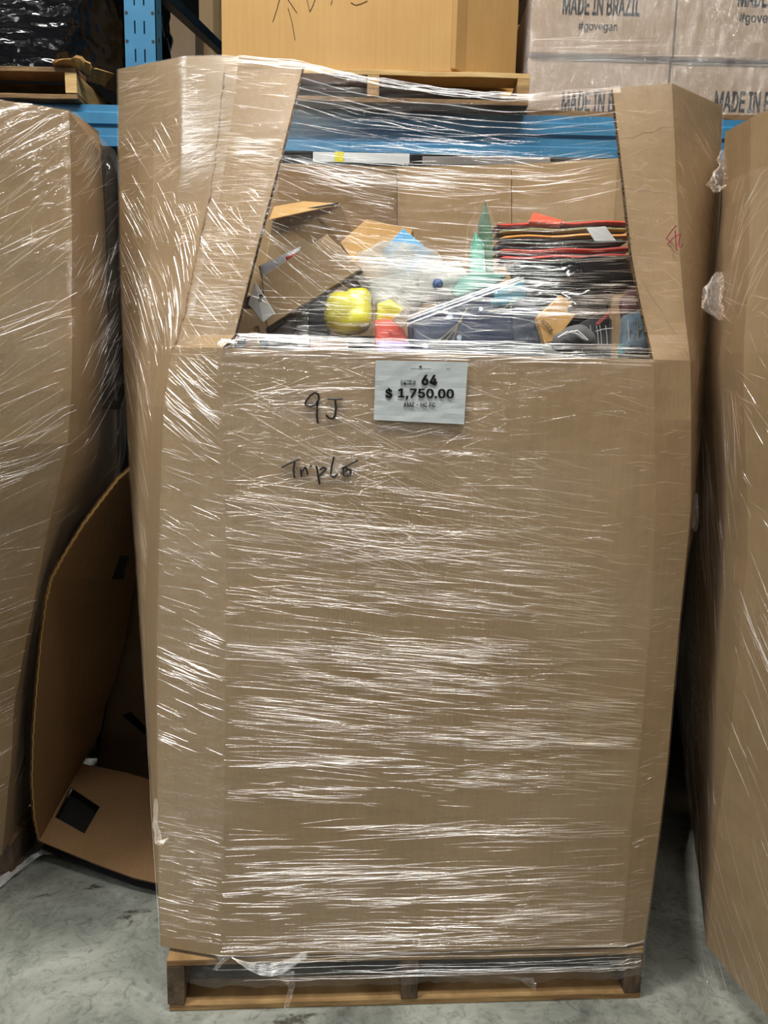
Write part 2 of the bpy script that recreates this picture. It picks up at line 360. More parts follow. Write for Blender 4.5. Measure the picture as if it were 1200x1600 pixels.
# folds pressed into the panels
for a, bq, Sp, r in (((7.98, 1.62), (8.98, 1.60), box_S, .0012), ((8.02, 1.80), (8.99, 1.85), box_S, .0012), ((8.05, 1.30), (8.95, 1.02), box_S, .0018), ((6.05, 1.02), (6.95, 1.28), box_S, .0018)):
    pts = [Sp.pt(a[0] + (bq[0]-a[0])*t/14, a[1] + (bq[1]-a[1])*t/14 + .004*math.sin(t*1.3), .0002) for t in range(15)]
    MB().tube(pts, [.3*r*(.4 + .6*math.sin(math.pi*(t + .5)/15)) for t in range(15)], 5).build('pressed_fold', M['card'], gay, smooth=True)
for px in (620.5, 799.5):                       # creases of the inner rear wall
    pts = [P(px, y, 2.715) for y in range(264, 420, 12)]
    MB().tube(pts, .0016, 4).build('wall_crease', M['card_edge'], gay)
# --- film around the bin
FT = [P(474, 99, 1.81), P(560, 118, 1.80), P(640, 132, 1.795), (P(740, 144, 1.80)), P(830, 149, 1.81), P(957, 137, 1.87)]
def mid(k):                                     # film columns bridging the opening
    t = (k + 1)/5.0
    lo = [PF(350 + (1020-350)*t, y) for y in (1478, 1100, 700, 562)]
    top = FT[k + 1]; c = PF(350 + (1020-350)*t, 545)
    up = [c.lerp(top, q/5) + Vector((0, .018*math.sin(math.pi*q/5), 0)) for q in range(0, 6)]
    return lo + up
fc = [B2, B1, B0, LB, L0, L15, L1, L2l + L2u] + [mid(k) for k in range(4)] + [R2l + R2u, R1, R0, RB, B3, B2]
film_S = Sheet(fc, .155, ZC, off=.0035, wob=.0015, seed=3)
fm = MB()
vb = -.062
film_S.mesh(fm, 3, 16, 0, 2, 130, 130)
film_S.mesh(fm, 0, 3, 0, 2, 18, 30)
# ragged lower edge in front of the pallet
rows = []
for i in range(5):
    row = []
    for j in range(131):
        u = 3 + 13*j/130
        vbot = -.058 + .014*nz((u*1.3, 0, 0), 1.0, 4) + .008*nz((u*6, 0, 0), 1.0, 1)
        row.append(film_S.pt(u, vbot*(1 - i/4), .004*(1 - i/4)))
    rows.append(row)
fm.grid(rows)
fo = fm.build('stretch_film', [M['film'], M['film_open'], M['film_taut']], gay, smooth=True)
for k_ in range(130*130):
    u_ = 3 + 13*((k_ % 130) + .5)/130; v_ = 2*(k_//130 + .5)/130
    if 7 < u_ < 12 and v_ > 1: fo.data.polygons[k_].material_index = 1
    elif 4.6 < u_ < 6.2 and v_ > 1.1: fo.data.polygons[k_].material_index = 2
rg = random.Random(21)
cr = MB()
# front face, v: 0 at the bottom, 1 at the cut; u 7..12 front, 6..7 left bevel, 12..13 right bevel
S = film_S
streaks(cr, S, 7, 10.3, .80, .985, 330, 3, 14, (.015, .08), rng=rg, clus=12, rad=(.0004, .0008))
streaks(cr, S, 7, 10.8, .68, .86, 320, -9, 11, (.03, .15), rng=rg, clus=14, rad=(.0004, .0008))
streaks(cr, S, 7, 11.6, .52, .74, 460, -6, 4, (.03, .16), rng=rg, clus=16, rad=(.0004, .0009))
streaks(cr, S, 7, 12, .38, .56, 600, -5, 3, (.04, .20), rng=rg, clus=18, rad=(.0004, .0009))
streaks(cr, S, 7, 11.5, .40, .80, 120, -6.5, 1.5, (.15, .45), rng=rg, rad=(.0005, .0010))
streaks(cr, S, 7, 12, .27, .39, 220, -3, 3, (.04, .22), rng=rg, clus=8)
streaks(cr, S, 8.6, 11.5, .28, .50, 200, -2, 3, (.02, .1), rng=rg, clus=8)
streaks(cr, S, 7, 12, .12, .25, 230, 1, 3, (.05, .24), rng=rg, clus=10)
streaks(cr, S, 7, 12, .005, .13, 400, 0, 2.2, (.03, .2), rng=rg, clus=14)
streaks(cr, S, 10.3, 12, .55, .98, 120, -4, 8, (.02, .12), rng=rg, rad=(.0003, .0006))
streaks(cr, S, 7.2, 9.4, .66, .92, 40, -27, 3, (.12, .42), rng=rg, rad=(.0005, .0008))
# left bevel
streaks(cr, S, 6, 7, .86, .99, 60, -33, 4, (.06, .14), rng=rg); streaks(cr, S, 6, 7, .90, 1.02, 60, -3, 8, (.02, .07), rng=rg)
streaks(cr, S, 6.02, 7, .36, .62, 110, -12, 4, (.03, .11), rng=rg, clus=4); streaks(cr, S, 6, 7, .02, .24, 120, -1, 4, (.02, .08), rng=rg)
streaks(cr, S, 6, 7, .62, .86, 60, -12, 8, (.02, .08), rng=rg)
streaks(cr, S, 12.02, 12.98, .05, .9, 90, 2, 9, (.02, .08), rng=rg, rad=(.0004, .0007))
# left corner post above the cut
streaks(cr, S, 6.05, 6.98, 1.05, 1.72, 330, -3, 5, (.03, .13), rng=rg, clus=8)
streaks(cr, S, 6.05, 6.9, 1.0, 1.55, 60, -38, 5, (.03, .1), rng=rg)
streaks(cr, S, 6.0, 6.98, 1.72, 2, 30, -4, 4, (.02, .07), rng=rg)
streaks(cr, S, 5, 6, 1.35, 1.98, 150, 3, 9, (.015, .06), rng=rg, clus=6)
streaks(cr, S, 5, 6, 1.0, 1.5, 90, -50, 5, (.03, .10), rng=rg)
streaks(cr, S, 4, 5, 1.55, 2, 130, 4, 7, (.02, .10), rng=rg, clus=5)
streaks(cr, S, 3.6, 5, .65, 1.3, 170, -48, 6, (.05, .22), rng=rg, rad=(.0004, .0008))
streaks(cr, S, 3.8, 5, 1.15, 1.55, 80, -46, 7, (.04, .2), rng=rg, rad=(.0003, .0007))
streaks(cr, S, 3.9, 5, 1.4, 1.8, 40, -44, 9, (.03, .16), rng=rg, rad=(.0003, .0006))
streaks(cr, S, 3.6, 5, .0, .7, 120, -30, 12, (.05, .22), rng=rg, rad=(.0004, .0008))
# right corner post
streaks(cr, S, 12.02, 13, 1.02, 1.98, 70, -6, 16, (.02, .1), rng=rg, rad=(.0004, .0007)); streaks(cr, S, 13, 14, 1.4, 1.98, 50, -30, 9, (.03, .12), rng=rg, rad=(.0004, .0008))
streaks(cr, S, 13, 14.3, .4, 1.4, 80, 40, 14, (.03, .12), rng=rg, rad=(.0004, .0008))
cr.build('film_crease', M['crease'], gay, smooth=True, kind='stuff')
# film over the opening
co = MB()
streaks(co, S, 7.02, 11.98, 1.62, 1.90, 190, -2, 4, (.03, .16), rng=rg, clus=8, rad=(.0006, .0013))
streaks(co, S, 7.02, 11.98, 1.58, 1.80, 60, 3, 3, (.06, .24), rng=rg, rad=(.0008, .0016))
streaks(co, S, 7.0, 8.9, 1.40, 1.66, 110, -6, 6, (.03, .12), rng=rg, clus=4)
streaks(co, S, 8.6, 11.9, 1.42, 1.58, 16, 0, 3, (.05, .2), rng=rg, rad=(.0008, .0016))
streaks(co, S, 8.0, 11.98, 1.16, 1.45, 330, -1, 2.5, (.03, .2), rng=rg, clus=9, rad=(.0005, .0012))
streaks(co, S, 9.4, 11.98, 1.14, 1.32, 240, -1, 2.5, (.03, .16), rng=rg, clus=6, rad=(.0006, .0014))
streaks(co, S, 7.0, 9.2, 1.12, 1.42, 46, -30, 4, (.06, .2), rng=rg)
streaks(co, S, 7.0, 10.8, 1.02, 1.22, 120, 0, 4, (.03, .16), rng=rg, clus=6)
streaks(co, S, 9.0, 9.9, 1.06, 1.16, 14, -30, 4, (.02, .05), rng=rg)
streaks(co, S, 7.02, 12, .99, 1.05, 330, 0, 1.8, (.03, .18), rng=rg, rad=(.0006, .0014))
co.build('opening_crease', M['crease'], gay, smooth=True, kind='stuff')
# rope-like gathered top edge
tp = MB()
for k in range(7):
    pts = []; rr = []
    for i in range(90):
        u = 6.2 + 5.9*i/89
        p = S.pt(u, 2 - .004*k - .012*abs(nz((u, k, 0), 1.1, 2)), .004 + .004*nz((u*3, k, 1), 1.0)); pts.append(p); rr.append(.0007 + .0018*abs(nz((u*5, k*3, 2), 1.0)))
    tp.tube(pts, rr, 5)
for k in range(4):
    pts = [S.pt(7 + 5*i/60, 1.93 - .03*k + .02*nz((i*.07, k, 0), 1.0, 5), .003) for i in range(61)]
    tp.tube(pts, [.0006 + .0018*abs(nz((i*.2, k*2, 0), 1.0, 7)) for i in range(61)], 4)
tp.build('gathered_film_edge', M['crease_soft'], gay, smooth=True)
# gathered film over the pallet edge, with loose tails
bt = MB()
for k in range(46):
    u0 = rg.uniform(6.6, 12); u1 = min(12.9, u0 + rg.uniform(.8, 4)); v0 = rg.uniform(-.045, .012)
    pts = [S.pt(u0 + (u1-u0)*i/24, v0 + .006*nz((i*.1, k, 0), 1.0, 3), .005 + .003*nz((i*.3, k, 0), 1.0)) for i in range(25)]
    bt.tube(pts, [(.0005 + .0022*abs(nz((i*.3, k*2, 0), 1.0, 7)))*math.sin(math.pi*(i + .5)/25) for i in range(25)], 4)
bt.build('gathered_film_hem', M['crease_soft'], gay, smooth=True)
def tail(pxs, w, mat_='film_wad', off=.02):
    mb = MB(); rows = []
    for i, (x, y) in enumerate(pxs):
        row = []
        for j in range(6):
            t = j/5 - .5
            p = PF(x, y, off + .006*math.sin(i*1.4 + j*1.9)); p += Vector((t*w[i], 0, .3*t*w[i]*math.sin(i)))
            row.append(p)
        rows.append(row)
    mb.grid(rows); return mb
tail([(440, 1516), (450, 1530), (456, 1542), (452, 1556), (448, 1572), (446, 1580)], [.06, .03, .016, .014, .012, .003]).build('torn_film_tail', M['film_wad'], gay, smooth=True)
tail([(352, 1492), (350, 1500), (342, 1508), (336, 1516)], [.05, .02, .018, .01]).build('torn_film_tail', M['crease_soft'], gay, smooth=True)
mb = MB()
for k in range(9):
    pts = []
    for i in range(22):
        t = i/21; x = 362 + 118*t; y = 1496 + 34*math.sin(math.pi*min(1, t*1.1)*.8)*(1 - .07*k) - 18*t*t
        pts.append(PF(x, y, .016 + .004*nz((i*.4, k, 0), 1.0)))
    mb.tube(pts, [.0006 + .0035*abs(nz((i*.3, k*2, 0), 1.0, 3))*math.sin(math.pi*(i + .5)/22) for i in range(22)], 5)
mb.build('film_swag', M['crease_soft'], gay, smooth=True)
tail([(790, 1526), (822, 1530), (832, 1540), (836, 1548)], [.05, .03, .02, .004]).build('torn_film_tail', M['film_wad'], gay, smooth=True)
# bunched corners
def wad(poly, Yd, mat_, parent=None, name='film_wad', amp=.012, seed=0, **k):
    ps = [P(*a) for a in poly]; pts = []; mb = MB()
    for q in range(len(poly)-1):
        for t in range(8): pts.append((ps[q].lerp(ps[q+1], t/8), Yd[q]*(1-t/8) + Yd[q+1]*t/8))
    pts.append((ps[-1], Yd[-1])); rows = []
    for i, (c, r) in enumerate(pts):
        row = []
        for j in range(33):
            a = 2*math.pi*j/32; ca, sa = math.cos(a), math.sin(a)
            d = r*(1 + .7*noise.noise(Vector((i*.25, ca*1.5 + seed, sa*1.5))) + .35*abs(noise.noise(Vector((i*.8, ca*5 + seed, sa*5)))) - .15)
            row.append(c + Vector((ca*d, sa*d*.8, .4*amp*noise.noise(Vector((i*.9, ca*3, sa*3 + seed))))))
        row[-1] = row[0]; rows.append(row)
    mb.grid(rows); return mb.build(name, mat_, parent, **k)
wad([(1130, 235, 2.0), (1132, 262, 1.98), (1126, 285, 1.97), (1118, 300, 1.98)], [.008, .02, .03, .006], M['film_wad'], gay, 'bunched_film')
wad([(1086, 770, 1.95), (1084, 800, 1.93), (1087, 830, 1.95)], [.004, .012, .003], M['film_wad'], gay, 'bunched_film', seed=4)
wad([(243, 1248, 1.72), (243, 1290, 1.70), (248, 1318, 1.69), (262, 1310, 1.69)], [.003, .007, .008, .003], M['film_wad'], gay, 'bunched_film', seed=6)
wad([(345, 540, 1.66), (352, 530, 1.66), (368, 536, 1.66)], [.006, .010, .004], M['crease_soft'], gay, 'bunched_film', seed=9)

# --- marker writing, put down as ink strokes on the face
def strokes(name, sets, fn, r, m, parent, **k):
    mb = MB()
    for s in sets:
        pts = []
        for a, b in zip(s, s[1:]):
            for t in range(4): pts.append((a[0] + (b[0]-a[0])*t/4, a[1] + (b[1]-a[1])*t/4))
        pts.append(s[-1]); mb.tube([fn(*p) for p in pts], r, 5)
    return mb.build(name, m, parent, **k)
def z6(x, y): return (420 + x/3.333, 560 + y/3.333)
nine = [[z6(*p) for p in s] for s in (
    [(262, 215), (258, 188), (240, 178), (215, 195), (192, 225), (190, 242), (215, 250), (245, 240), (258, 212), (252, 250), (250, 300), (256, 338)],
    [(305, 210), (345, 212), (384, 209)], [(345, 214), (350, 260), (346, 298), (330, 316), (308, 308), (298, 294)])]
trip = [[z6(*p) for p in s] for s in (
    [(66, 568), (110, 545), (160, 524)], [(135, 540), (128, 580), (135, 624)], [(166, 575), (170, 618)], [(170, 595), (190, 565), (200, 590), (204, 606)],
    [(222, 556), (216, 566)], [(248, 560), (256, 600), (264, 656)], [(250, 612), (275, 598), (300, 575), (285, 568), (262, 580)],
    [(340, 510), (328, 560), (322, 610), (340, 622), (358, 600)], [(372, 600), (395, 590), (410, 570), (392, 568), (384, 590), (392, 610), (425, 604), (428, 580), (400, 578)],
    [(378, 572), (420, 552), (464, 528)])]
strokes('handwriting', nine, lambda x, y: PF(x, y, .0048), .0022, M['ink'], gay, label='black marker characters 9J')
strokes('handwriting', trip, lambda x, y: PF(x, y, .0048), .0020, M['ink'], gay, label='black marker word Triple')
red = [[(1040, 374), (1050, 360), (1057, 352)], [(1043, 381), (1054, 370), (1063, 365)], [(1055, 360), (1056, 378), (1057, 392)], [(1063, 365), (1061, 376), (1060, 384), (1065, 386), (1066, 381)]]
strokes('handwriting', red, lambda x, y: P(x, y, 1.845 - .0006*(x-1040)), .0012, M['ink_red'], gay, label='small magenta pen mark')

# --- text helper
try:
    FONT = bpy.data.fonts.load(bpy.utils.system_resource('DATAFILES') + '/fonts/Inter.woff2')
except Exception:
    FONT = None
def text_mesh(txt, size, bold=0.0, sx=1.0, shear=0.0):
    cu = bpy.data.curves.new('lettering', 'FONT'); cu.body = txt; cu.size = size; cu.shear = shear
    cu.font = FONT if FONT else cu.font
    cu.align_x = 'CENTER'; cu.align_y = 'CENTER'; cu.extrude = .0002; cu.resolution_u = 3
    ob = bpy.data.objects.new('lettering', cu); C.objects.link(ob); bpy.context.view_layer.update()
    me = bpy.data.meshes.new_from_object(ob.evaluated_get(bpy.context.evaluated_depsgraph_get()))
    vs, fs = [], []
    for ox, oy in ([(0, 0)] if not bold else [(0, 0), (bold, 0), (-bold, 0), (0, bold*.7), (0, -bold*.7), (bold*.7, bold*.5), (-bold*.7, bold*.5), (bold*.7, -bold*.5), (-bold*.7, -bold*.5)]):
        nb = len(vs); vs += [Vector((v.co.x*sx + ox, v.co.y + oy, v.co.z)) for v in me.vertices]; fs += [tuple(i + nb for i in p.vertices) for p in me.polygons]
    bpy.data.objects.remove(ob); return vs, fs
def put_text(mb, txt, o, ax, ay, width=None, height=None, bold=0.0, shear=0.0, nrm=None):
    """o centre, ax/ay unit directions, scaled to width and height"""
    vs, fs = text_mesh(txt, 1.0, bold, 1.0, shear)
    x0 = min(v.x for v in vs); x1 = max(v.x for v in vs); y0 = min(v.y for v in vs); y1 = max(v.y for v in vs)
    n = ax.cross(ay).normalized()
    out_ = [o + ax*((v.x - (x0+x1)/2)/(x1-x0)*width) + ay*((v.y - (y0+y1)/2)/(y1-y0)*height) + n*(.0006 if v.z > 0 else 0) for v in vs]
    mb.add(out_, fs); return mb
# --- price sheet
OFF = .0075
q = [PF(587, 563, OFF), PF(731, 566, OFF), PF(725, 663, OFF), PF(584, 656, OFF)]
rows = [[q[3].lerp(q[0], i/12).lerp(q[2].lerp(q[1], i/12), j/18) + NF*(.0012*nz((j*.3, i*.6, 0), 1.0, 5)) for j in range(19)] for i in range(13)]
mb = MB().grid(rows); sheet = mb.build('price_sheet', M['paper'], gay, label='white printed paper sheet')
def LP(a, b):   # a,b from the enlarged view of the sheet
    return PF(580 + a/7.5, 555 + b/7.5, OFF + .0012)
axx = (LP(1000, 450) - LP(200, 437)).normalized(); ayy = NF.cross(axx).normalized()*-1
if ayy.z < 0: ayy = -ayy
axx = ayy.cross(NF).normalized()
if axx.x < 0: axx = -axx
def wd(a, b): return (LP(a, 400) - LP(b, 400)).length
mb = MB()
put_text(mb, '64', LP(682, 292), axx, ayy, wd(590, 775), wd(0, 124), .035)
put_text(mb, '$', LP(206, 448), axx, ayy, wd(163, 248), wd(0, 130), .03)
put_text(mb, '1,750.00', LP(642, 458), axx, ayy, wd(315, 972), wd(0, 132), .03)
put_text(mb, 'SKID#', LP(433, 320), axx, ayy, wd(345, 524), wd(0, 52))
put_text(mb, 'AMZ - HC FC', LP(563, 580), axx, ayy, wd(376, 750), wd(0, 54), .008)
for k in range(30): pass
leaf = [(0, 1), (.25, .55), (.5, .62), (.45, .3), (1, .25), (.7, -.1), (.8, -.4), (.1, -.35), (.08, -.9), (-.08, -.9), (-.1, -.35), (-.8, -.4), (-.7, -.1), (-1, .25), (-.45, .3), (-.5, .62), (-.25, .55)]
c0 = LP(578, 138); s_ = wd(0, 21)
mb.add([c0 + axx*(a*s_) + ayy*(b_*s_) for a, b_ in leaf], [tuple(range(len(leaf)))])
for x0, x1, yy in ((465, 690, 163), (885, 928, 163)):       # hairline of tiny unreadable print
    x = x0
    while x < x1:
        wv = rg.uniform(6, 12); p = LP(x, yy)
        mb.add([p, p + axx*wd(0, wv), p + axx*wd(0, wv) + ayy*wd(0, rg.uniform(5, 10)), p + ayy*wd(0, 6)], [(0, 1, 2, 3)]); x += wv + 3
mb.build('printed_text', M['ink_print'], sheet)

# ================================================================== MAIN PALLET
def pallet(name, loc, rz, W, D, H, mats, label, seed=0, lead=True, front_mats=None, group=None):
    rg_ = random.Random(seed); t = empty(name, loc, rz, label=label, cat='pallet')
    T = Matrix.Translation(loc) @ Matrix.Rotation(rz, 4, 'Z')
    def part(nm, x0, x1, y0, y1, z0, z1, m, **k):
        mb = MB(); nx = max(2, int(abs(x1-x0)/.04)); ny = max(2, int(abs(y1-y0)/.04))
        mb.box(x0, x1, y0, y1, z0, z1); bm = bmesh.new()
        vs = [bm.verts.new(v) for v in mb.v]
        for f_ in mb.f: bm.faces.new([vs[i] for i in f_])
        ed = [e for e in bm.edges if e.calc_length() > .3]
        if ed: bmesh.ops.subdivide_edges(bm, edges=ed, cuts=14)
        for v in bm.verts:
            v.co.z += .003*nz(v.co, 7, seed); v.co.y += .0025*nz(v.co, 9, seed + 2)
        o2 = MB(); bm.verts.index_update(); o2.v = [tuple(T @ v.co) for v in bm.verts]; o2.f = [tuple(v.index for v in f_.verts) for f_ in bm.faces]; bm.free()
        return o2.build(nm, m, t, bevel=.002, **k)
    bh, sh_ = .017, H - .017*2
    for i, x in enumerate((0, W/2 - .02, W - .042)):
        part('stringer', x, x + .042, 0.0, D, bh + .002, bh + sh_, mats[1])
    n = 7; bw = .09
    for i in range(n):
        y = (D - bw)*i/(n-1); part('top_board', 0, W, y, y + bw, H - bh, H, mats[0] if not front_mats or i else front_mats[0])
    for i in range(3):
        y = (D - bw)*i/2; part('bottom_board', 0 + (.004 if i == 0 else 0), W, y + .002, y + bw, 0, bh, mats[2])
    return t
A0 = F(262, 1582)
pal = pallet('wooden_pallet', (A0.x, A0.y, 0.0), YAW, 1.195, 1.0, .145, (M['wood'], M['wood_dark'], M['wood']),
             'worn wooden pallet on the concrete floor beneath the tall film-wrapped bin', 5)

# ================================================================== GOODS HEAPED IN THE BIN
def mc(name, rgb, rough=.6, d=.75, **k):
    c = lin(*rgb); return mat(name, c, rough, tuple(x*d for x in c[:3]) + (1,), **k)
def slab(name, poly, depth, m, parent=None, bevel=.002, **k):
    """flat-sided box: front outline given by points, extruded away from the camera"""
    ps = [P(*a) for a in poly]; n = (ps[1]-ps[0]).cross(ps[-1]-ps[0]).normalized()
    if n.y < 0: n = -n
    nn = len(ps); vs = ps + [p + n*depth for p in ps]
    fs = [tuple(range(nn)), tuple(range(2*nn-1, nn-1, -1))] + [(i, (i+1) % nn, nn + (i+1) % nn, nn + i) for i in range(nn)]
    return MB().add(vs, fs).build(name, m, parent, bevel=bevel, **k)
def pillow(name, poly, thick, m, parent=None, crump=.006, cs=14, seed=0, sub=5, **k):
    """soft bag or folded cloth: outline swollen into a cushion with creased faces"""
    ps = []
    nn = len(poly)
    for i in range(nn):
        a, b_ = P(*poly[i]), P(*poly[(i+1) % nn])
        for t in range(sub): ps.append(a.lerp(b_, t/sub))
    c = sum(ps, Vector())/len(ps); n = Vector()
    for i in range(len(ps)): n += (ps[i]-c).cross(ps[(i+1) % len(ps)]-c)
    n.normalize()
    if n.y > 0: n = -n
    mb = MB(); K = 9; vs = []; fs = []; Np = len(ps)
    for side in (1, -1):
        base = len(vs)
        for kk in range(K):
            s = 1 - (kk/K)
            for p in ps:
                q_ = c + (p-c)*s; h = thick*math.sqrt(max(0, 1 - s**3))*.5
                d = h + crump*(nz(q_, cs, seed) + .5*nz(q_, cs*2.7, seed+3))*(1 - s**6)
                vs.append(q_ + n*side*d)
        vs.append(c + n*side*(thick*.5))
        for kk in range(K-1):
            for i in range(Np):
                a = base + kk*Np + i; b_ = base + kk*Np + (i+1) % Np
                fs.append((a, b_, b_ + Np, a + Np))
        for i in range(Np): fs.append((base + (K-1)*Np + i, base + (K-1)*Np + (i+1) % Np, base + K*Np))
    bm = bmesh.new(); bv = [bm.verts.new(v) for v in vs]
    for f_ in fs: bm.faces.new([bv[i] for i in f_])
    bmesh.ops.remove_doubles(bm, verts=bm.verts, dist=1e-5); bm.verts.index_update()
    mb.v = [tuple(v.co) for v in bm.verts]; mb.f = [tuple(v.index for v in f_.verts) for f_ in bm.faces]; bm.free()
    return mb.build(name, m, parent, smooth=True, **k)
def blob(name, lobes, m, parent=None, crump=.0, seed=0, sub=4, **k):
    """one soft body made of merged round lobes: (px,py,Y,radius in m)"""
    cs = [(P(a, b_, y), r) for a, b_, y, r in lobes]; c = cs[0][0]
    bm = bmesh.new(); bmesh.ops.create_icosphere(bm, subdivisions=sub, radius=1)
    for v in bm.verts:
        d = v.co.normalized(); best = .2*cs[0][1]; acc = 0
        for p, r in cs:
            q_ = p - c; bb = q_.dot(d); disc = bb*bb - q_.length_squared + r*r
            if disc > 0:
                t = bb + math.sqrt(disc)
                if t > 0: acc += math.exp(t*150); best = max(best, t)
        rr = math.log(acc)/150 if acc > 0 else best
        rr += crump*nz(d*.3, 9, seed)
        v.co = c + d*rr
    bm.verts.index_update(); mb = MB(); mb.v = [tuple(v.co) for v in bm.verts]; mb.f = [tuple(v.index for v in f_.verts) for f_ in bm.faces]; bm.free()
    return mb.build(name, m, parent, smooth=True, **k)
M['clear_bag'] = film('clear_poly_bag', strength=.6, scale=22, vec=(.6, .6, .8), milky=.006, gl=.12, base=.006)
M['milky_bag'] = film('milky_poly_bag', strength=.9, scale=18, vec=(.8, .8, 1), milky=.62, gl=.2, base=.02, milkcol=(.66, .67, .63, 1))
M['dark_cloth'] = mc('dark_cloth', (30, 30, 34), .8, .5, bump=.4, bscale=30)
# bulk of the load below the visible top layer
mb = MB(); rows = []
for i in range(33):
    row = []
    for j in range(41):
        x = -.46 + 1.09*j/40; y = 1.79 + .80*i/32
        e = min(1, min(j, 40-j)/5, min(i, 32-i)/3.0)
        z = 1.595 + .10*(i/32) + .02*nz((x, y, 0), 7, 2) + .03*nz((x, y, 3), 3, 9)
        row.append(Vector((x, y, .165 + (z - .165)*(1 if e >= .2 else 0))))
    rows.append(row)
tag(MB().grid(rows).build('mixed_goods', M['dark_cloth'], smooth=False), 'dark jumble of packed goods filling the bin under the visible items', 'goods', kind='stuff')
# big brown carton standing at the left rear, with tan top flap and hand slot
t = empty('packing_carton', P(490, 440, 2.2), label='brown carton with a lighter top flap at the left rear of the bin', cat='carton')
slab('carton_body', [(408, 455, 2.05), (426, 337, 2.10), (532, 319, 2.2), (592, 352, 2.3), (600, 470, 2.3)], .22, M['card_in'], t)
fl = slab('top_flap', [(420, 343, 2.06), (428, 322, 2.12), (474, 314, 2.2), (534, 318, 2.2)], .004, M['card_tan'], t, label='lighter tan flap')
slab('hand_slot', [(477, 328, 2.150), (480, 325, 2.150), (530, 316, 2.16), (528, 320, 2.16)], .003, M['black'], fl)
# tan carton behind the white bags
slab('small_carton', [(531, 379, 2.2), (572, 342, 2.22), (645, 358, 2.25), (622, 430, 2.15), (575, 440, 2.12)], .10, M['card_tan'],
     label='pale tan carton behind the flat kraft mailer and white bags', cat='carton')
# flat kraft mailer, leaning
t = empty('flat_mailer_box', P(490, 440, 1.93), label='flat brown kraft mailer box leaning at the front left of the bin opening', cat='mailer box')
slab('mailer_panel', [(417, 512, 1.86), (409, 432, 1.90), (511, 366, 1.99), (566, 418, 1.95)], .022, M['card'], t)
slab('mailer_rim', [(417, 514, 1.868), (567, 420, 1.958), (568, 426, 1.960), (420, 520, 1.870)], .018, M['card_edge'], t)
t = empty('plastic_plate', P(408, 470, 1.85), label='light grey plastic plate with a round hole, left of the kraft mailer', cat='plate')
slab('plate', [(398, 438, 1.86), (430, 490, 1.84), (411, 504, 1.83), (387, 476, 1.85)], .004, M['white'], t)
slab('hole', [(404, 461, 1.844), (409, 459, 1.844), (411, 464, 1.842), (406, 467, 1.842)], .002, M['dark_cloth'], t)
t = empty('grey_mailer_bag', P(430, 415, 1.98), label='grey poly mailer with a red corner behind the top of the kraft mailer', cat='mailer bag')
pillow('bag', [(404, 416, 1.99), (446, 396, 2.02), (470, 385, 2.03), (462, 420, 2.0), (410, 445, 1.98)], .012, mc('grey_poly', (190, 190, 196), .4), t, crump=.003)
pillow('red_corner', [(446, 402, 2.005), (466, 394, 2.01), (462, 402, 2.005), (448, 408, 2.0)], .006, mc('red_print', (214, 74, 60), .5), t, crump=.001)
slab('white_carton', [(463, 487, 1.93), (480, 484, 1.93), (482, 560, 1.93), (461, 560, 1.93)], .05, M['white'],
     label='narrow pale grey carton standing below the kraft mailer', cat='carton')
t = empty('black_product_box', P(492, 520, 1.93), label='black box directly left of the yellow toy', cat='box')
slab('box_body', [(482, 484, 1.925), (512, 478, 1.925), (514, 560, 1.925), (484, 560, 1.925)], .08, M['black'], t)
slab('pink_carton', [(484, 534, 1.80), (542, 530, 1.80), (544, 560, 1.80), (482, 560, 1.80)], .05, mc('dusty_pink', (196, 160, 144), .6),
     label='dusty pink carton edge just above the cut rim, below the yellow toy', cat='carton')
pillow('brown_pouch', [(418, 512, 1.9), (462, 488, 1.92), (466, 556, 1.9), (410, 560, 1.88)], .05, mc('dark_brown', (62, 48, 42), .6),
       label='dark brown soft pouch under the lower corner of the kraft mailer', cat='pouch')
slab('tan_carton', [(380, 548, 1.84), (390, 512, 1.85), (404, 508, 1.85), (404, 560, 1.84)], .04, M['card_tan'],
     label='small tan carton at the far left corner of the opening', cat='carton')
# yellow toy
t = empty('yellow_toy', P(545, 490, 1.90), label='yellow inflated rounded toy with two bulges near the bin front', cat='toy')
M['yellow'] = mc('yellow_vinyl', (246, 238, 30), .35, .86, coat=.3)
blob('toy_body', [(540, 488, 1.90, .040), (531, 478, 1.90, .033), (527, 498, 1.895, .031), (560, 502, 1.88, .030), (563, 484, 1.895, .028), (540, 508, 1.89, .026), (566, 464, 1.90, .021), (552, 461, 1.90, .016)], M['yellow'], t)
# colourful clear pouch
t = empty('toy_pouch', P(610, 510, 1.86), label='clear pouch holding yellow, orange and purple cloth, right of the yellow toy', cat='pouch')
pillow('yellow_cloth', [(590, 474, 1.86), (610, 468, 1.87), (632, 484, 1.87), (628, 506, 1.86), (588, 505, 1.85)], .03, M['yellow'], t, crump=.005)
pillow('orange_cloth', [(586, 500, 1.835), (626, 500, 1.84), (640, 540, 1.83), (586, 542, 1.83)], .04, mc('orange_cloth', (244, 92, 66), .6, .85), t, crump=.008)
pillow('purple_cloth', [(588, 532, 1.80), (640, 534, 1.80), (642, 560, 1.80), (590, 560, 1.80)], .03, mc('purple_cloth', (176, 150, 214), .6, .85), t, crump=.006)
pillow('pouch_film', [(583, 468, 1.84), (612, 462, 1.85), (640, 486, 1.84), (646, 556, 1.80), (582, 556, 1.80)], .07, M['clear_bag'], t, crump=.006)
slab('tan_tag', [(612, 500, 1.80), (632, 482, 1.81), (638, 498, 1.81), (628, 514, 1.80)], .003, M['card_white'], t)
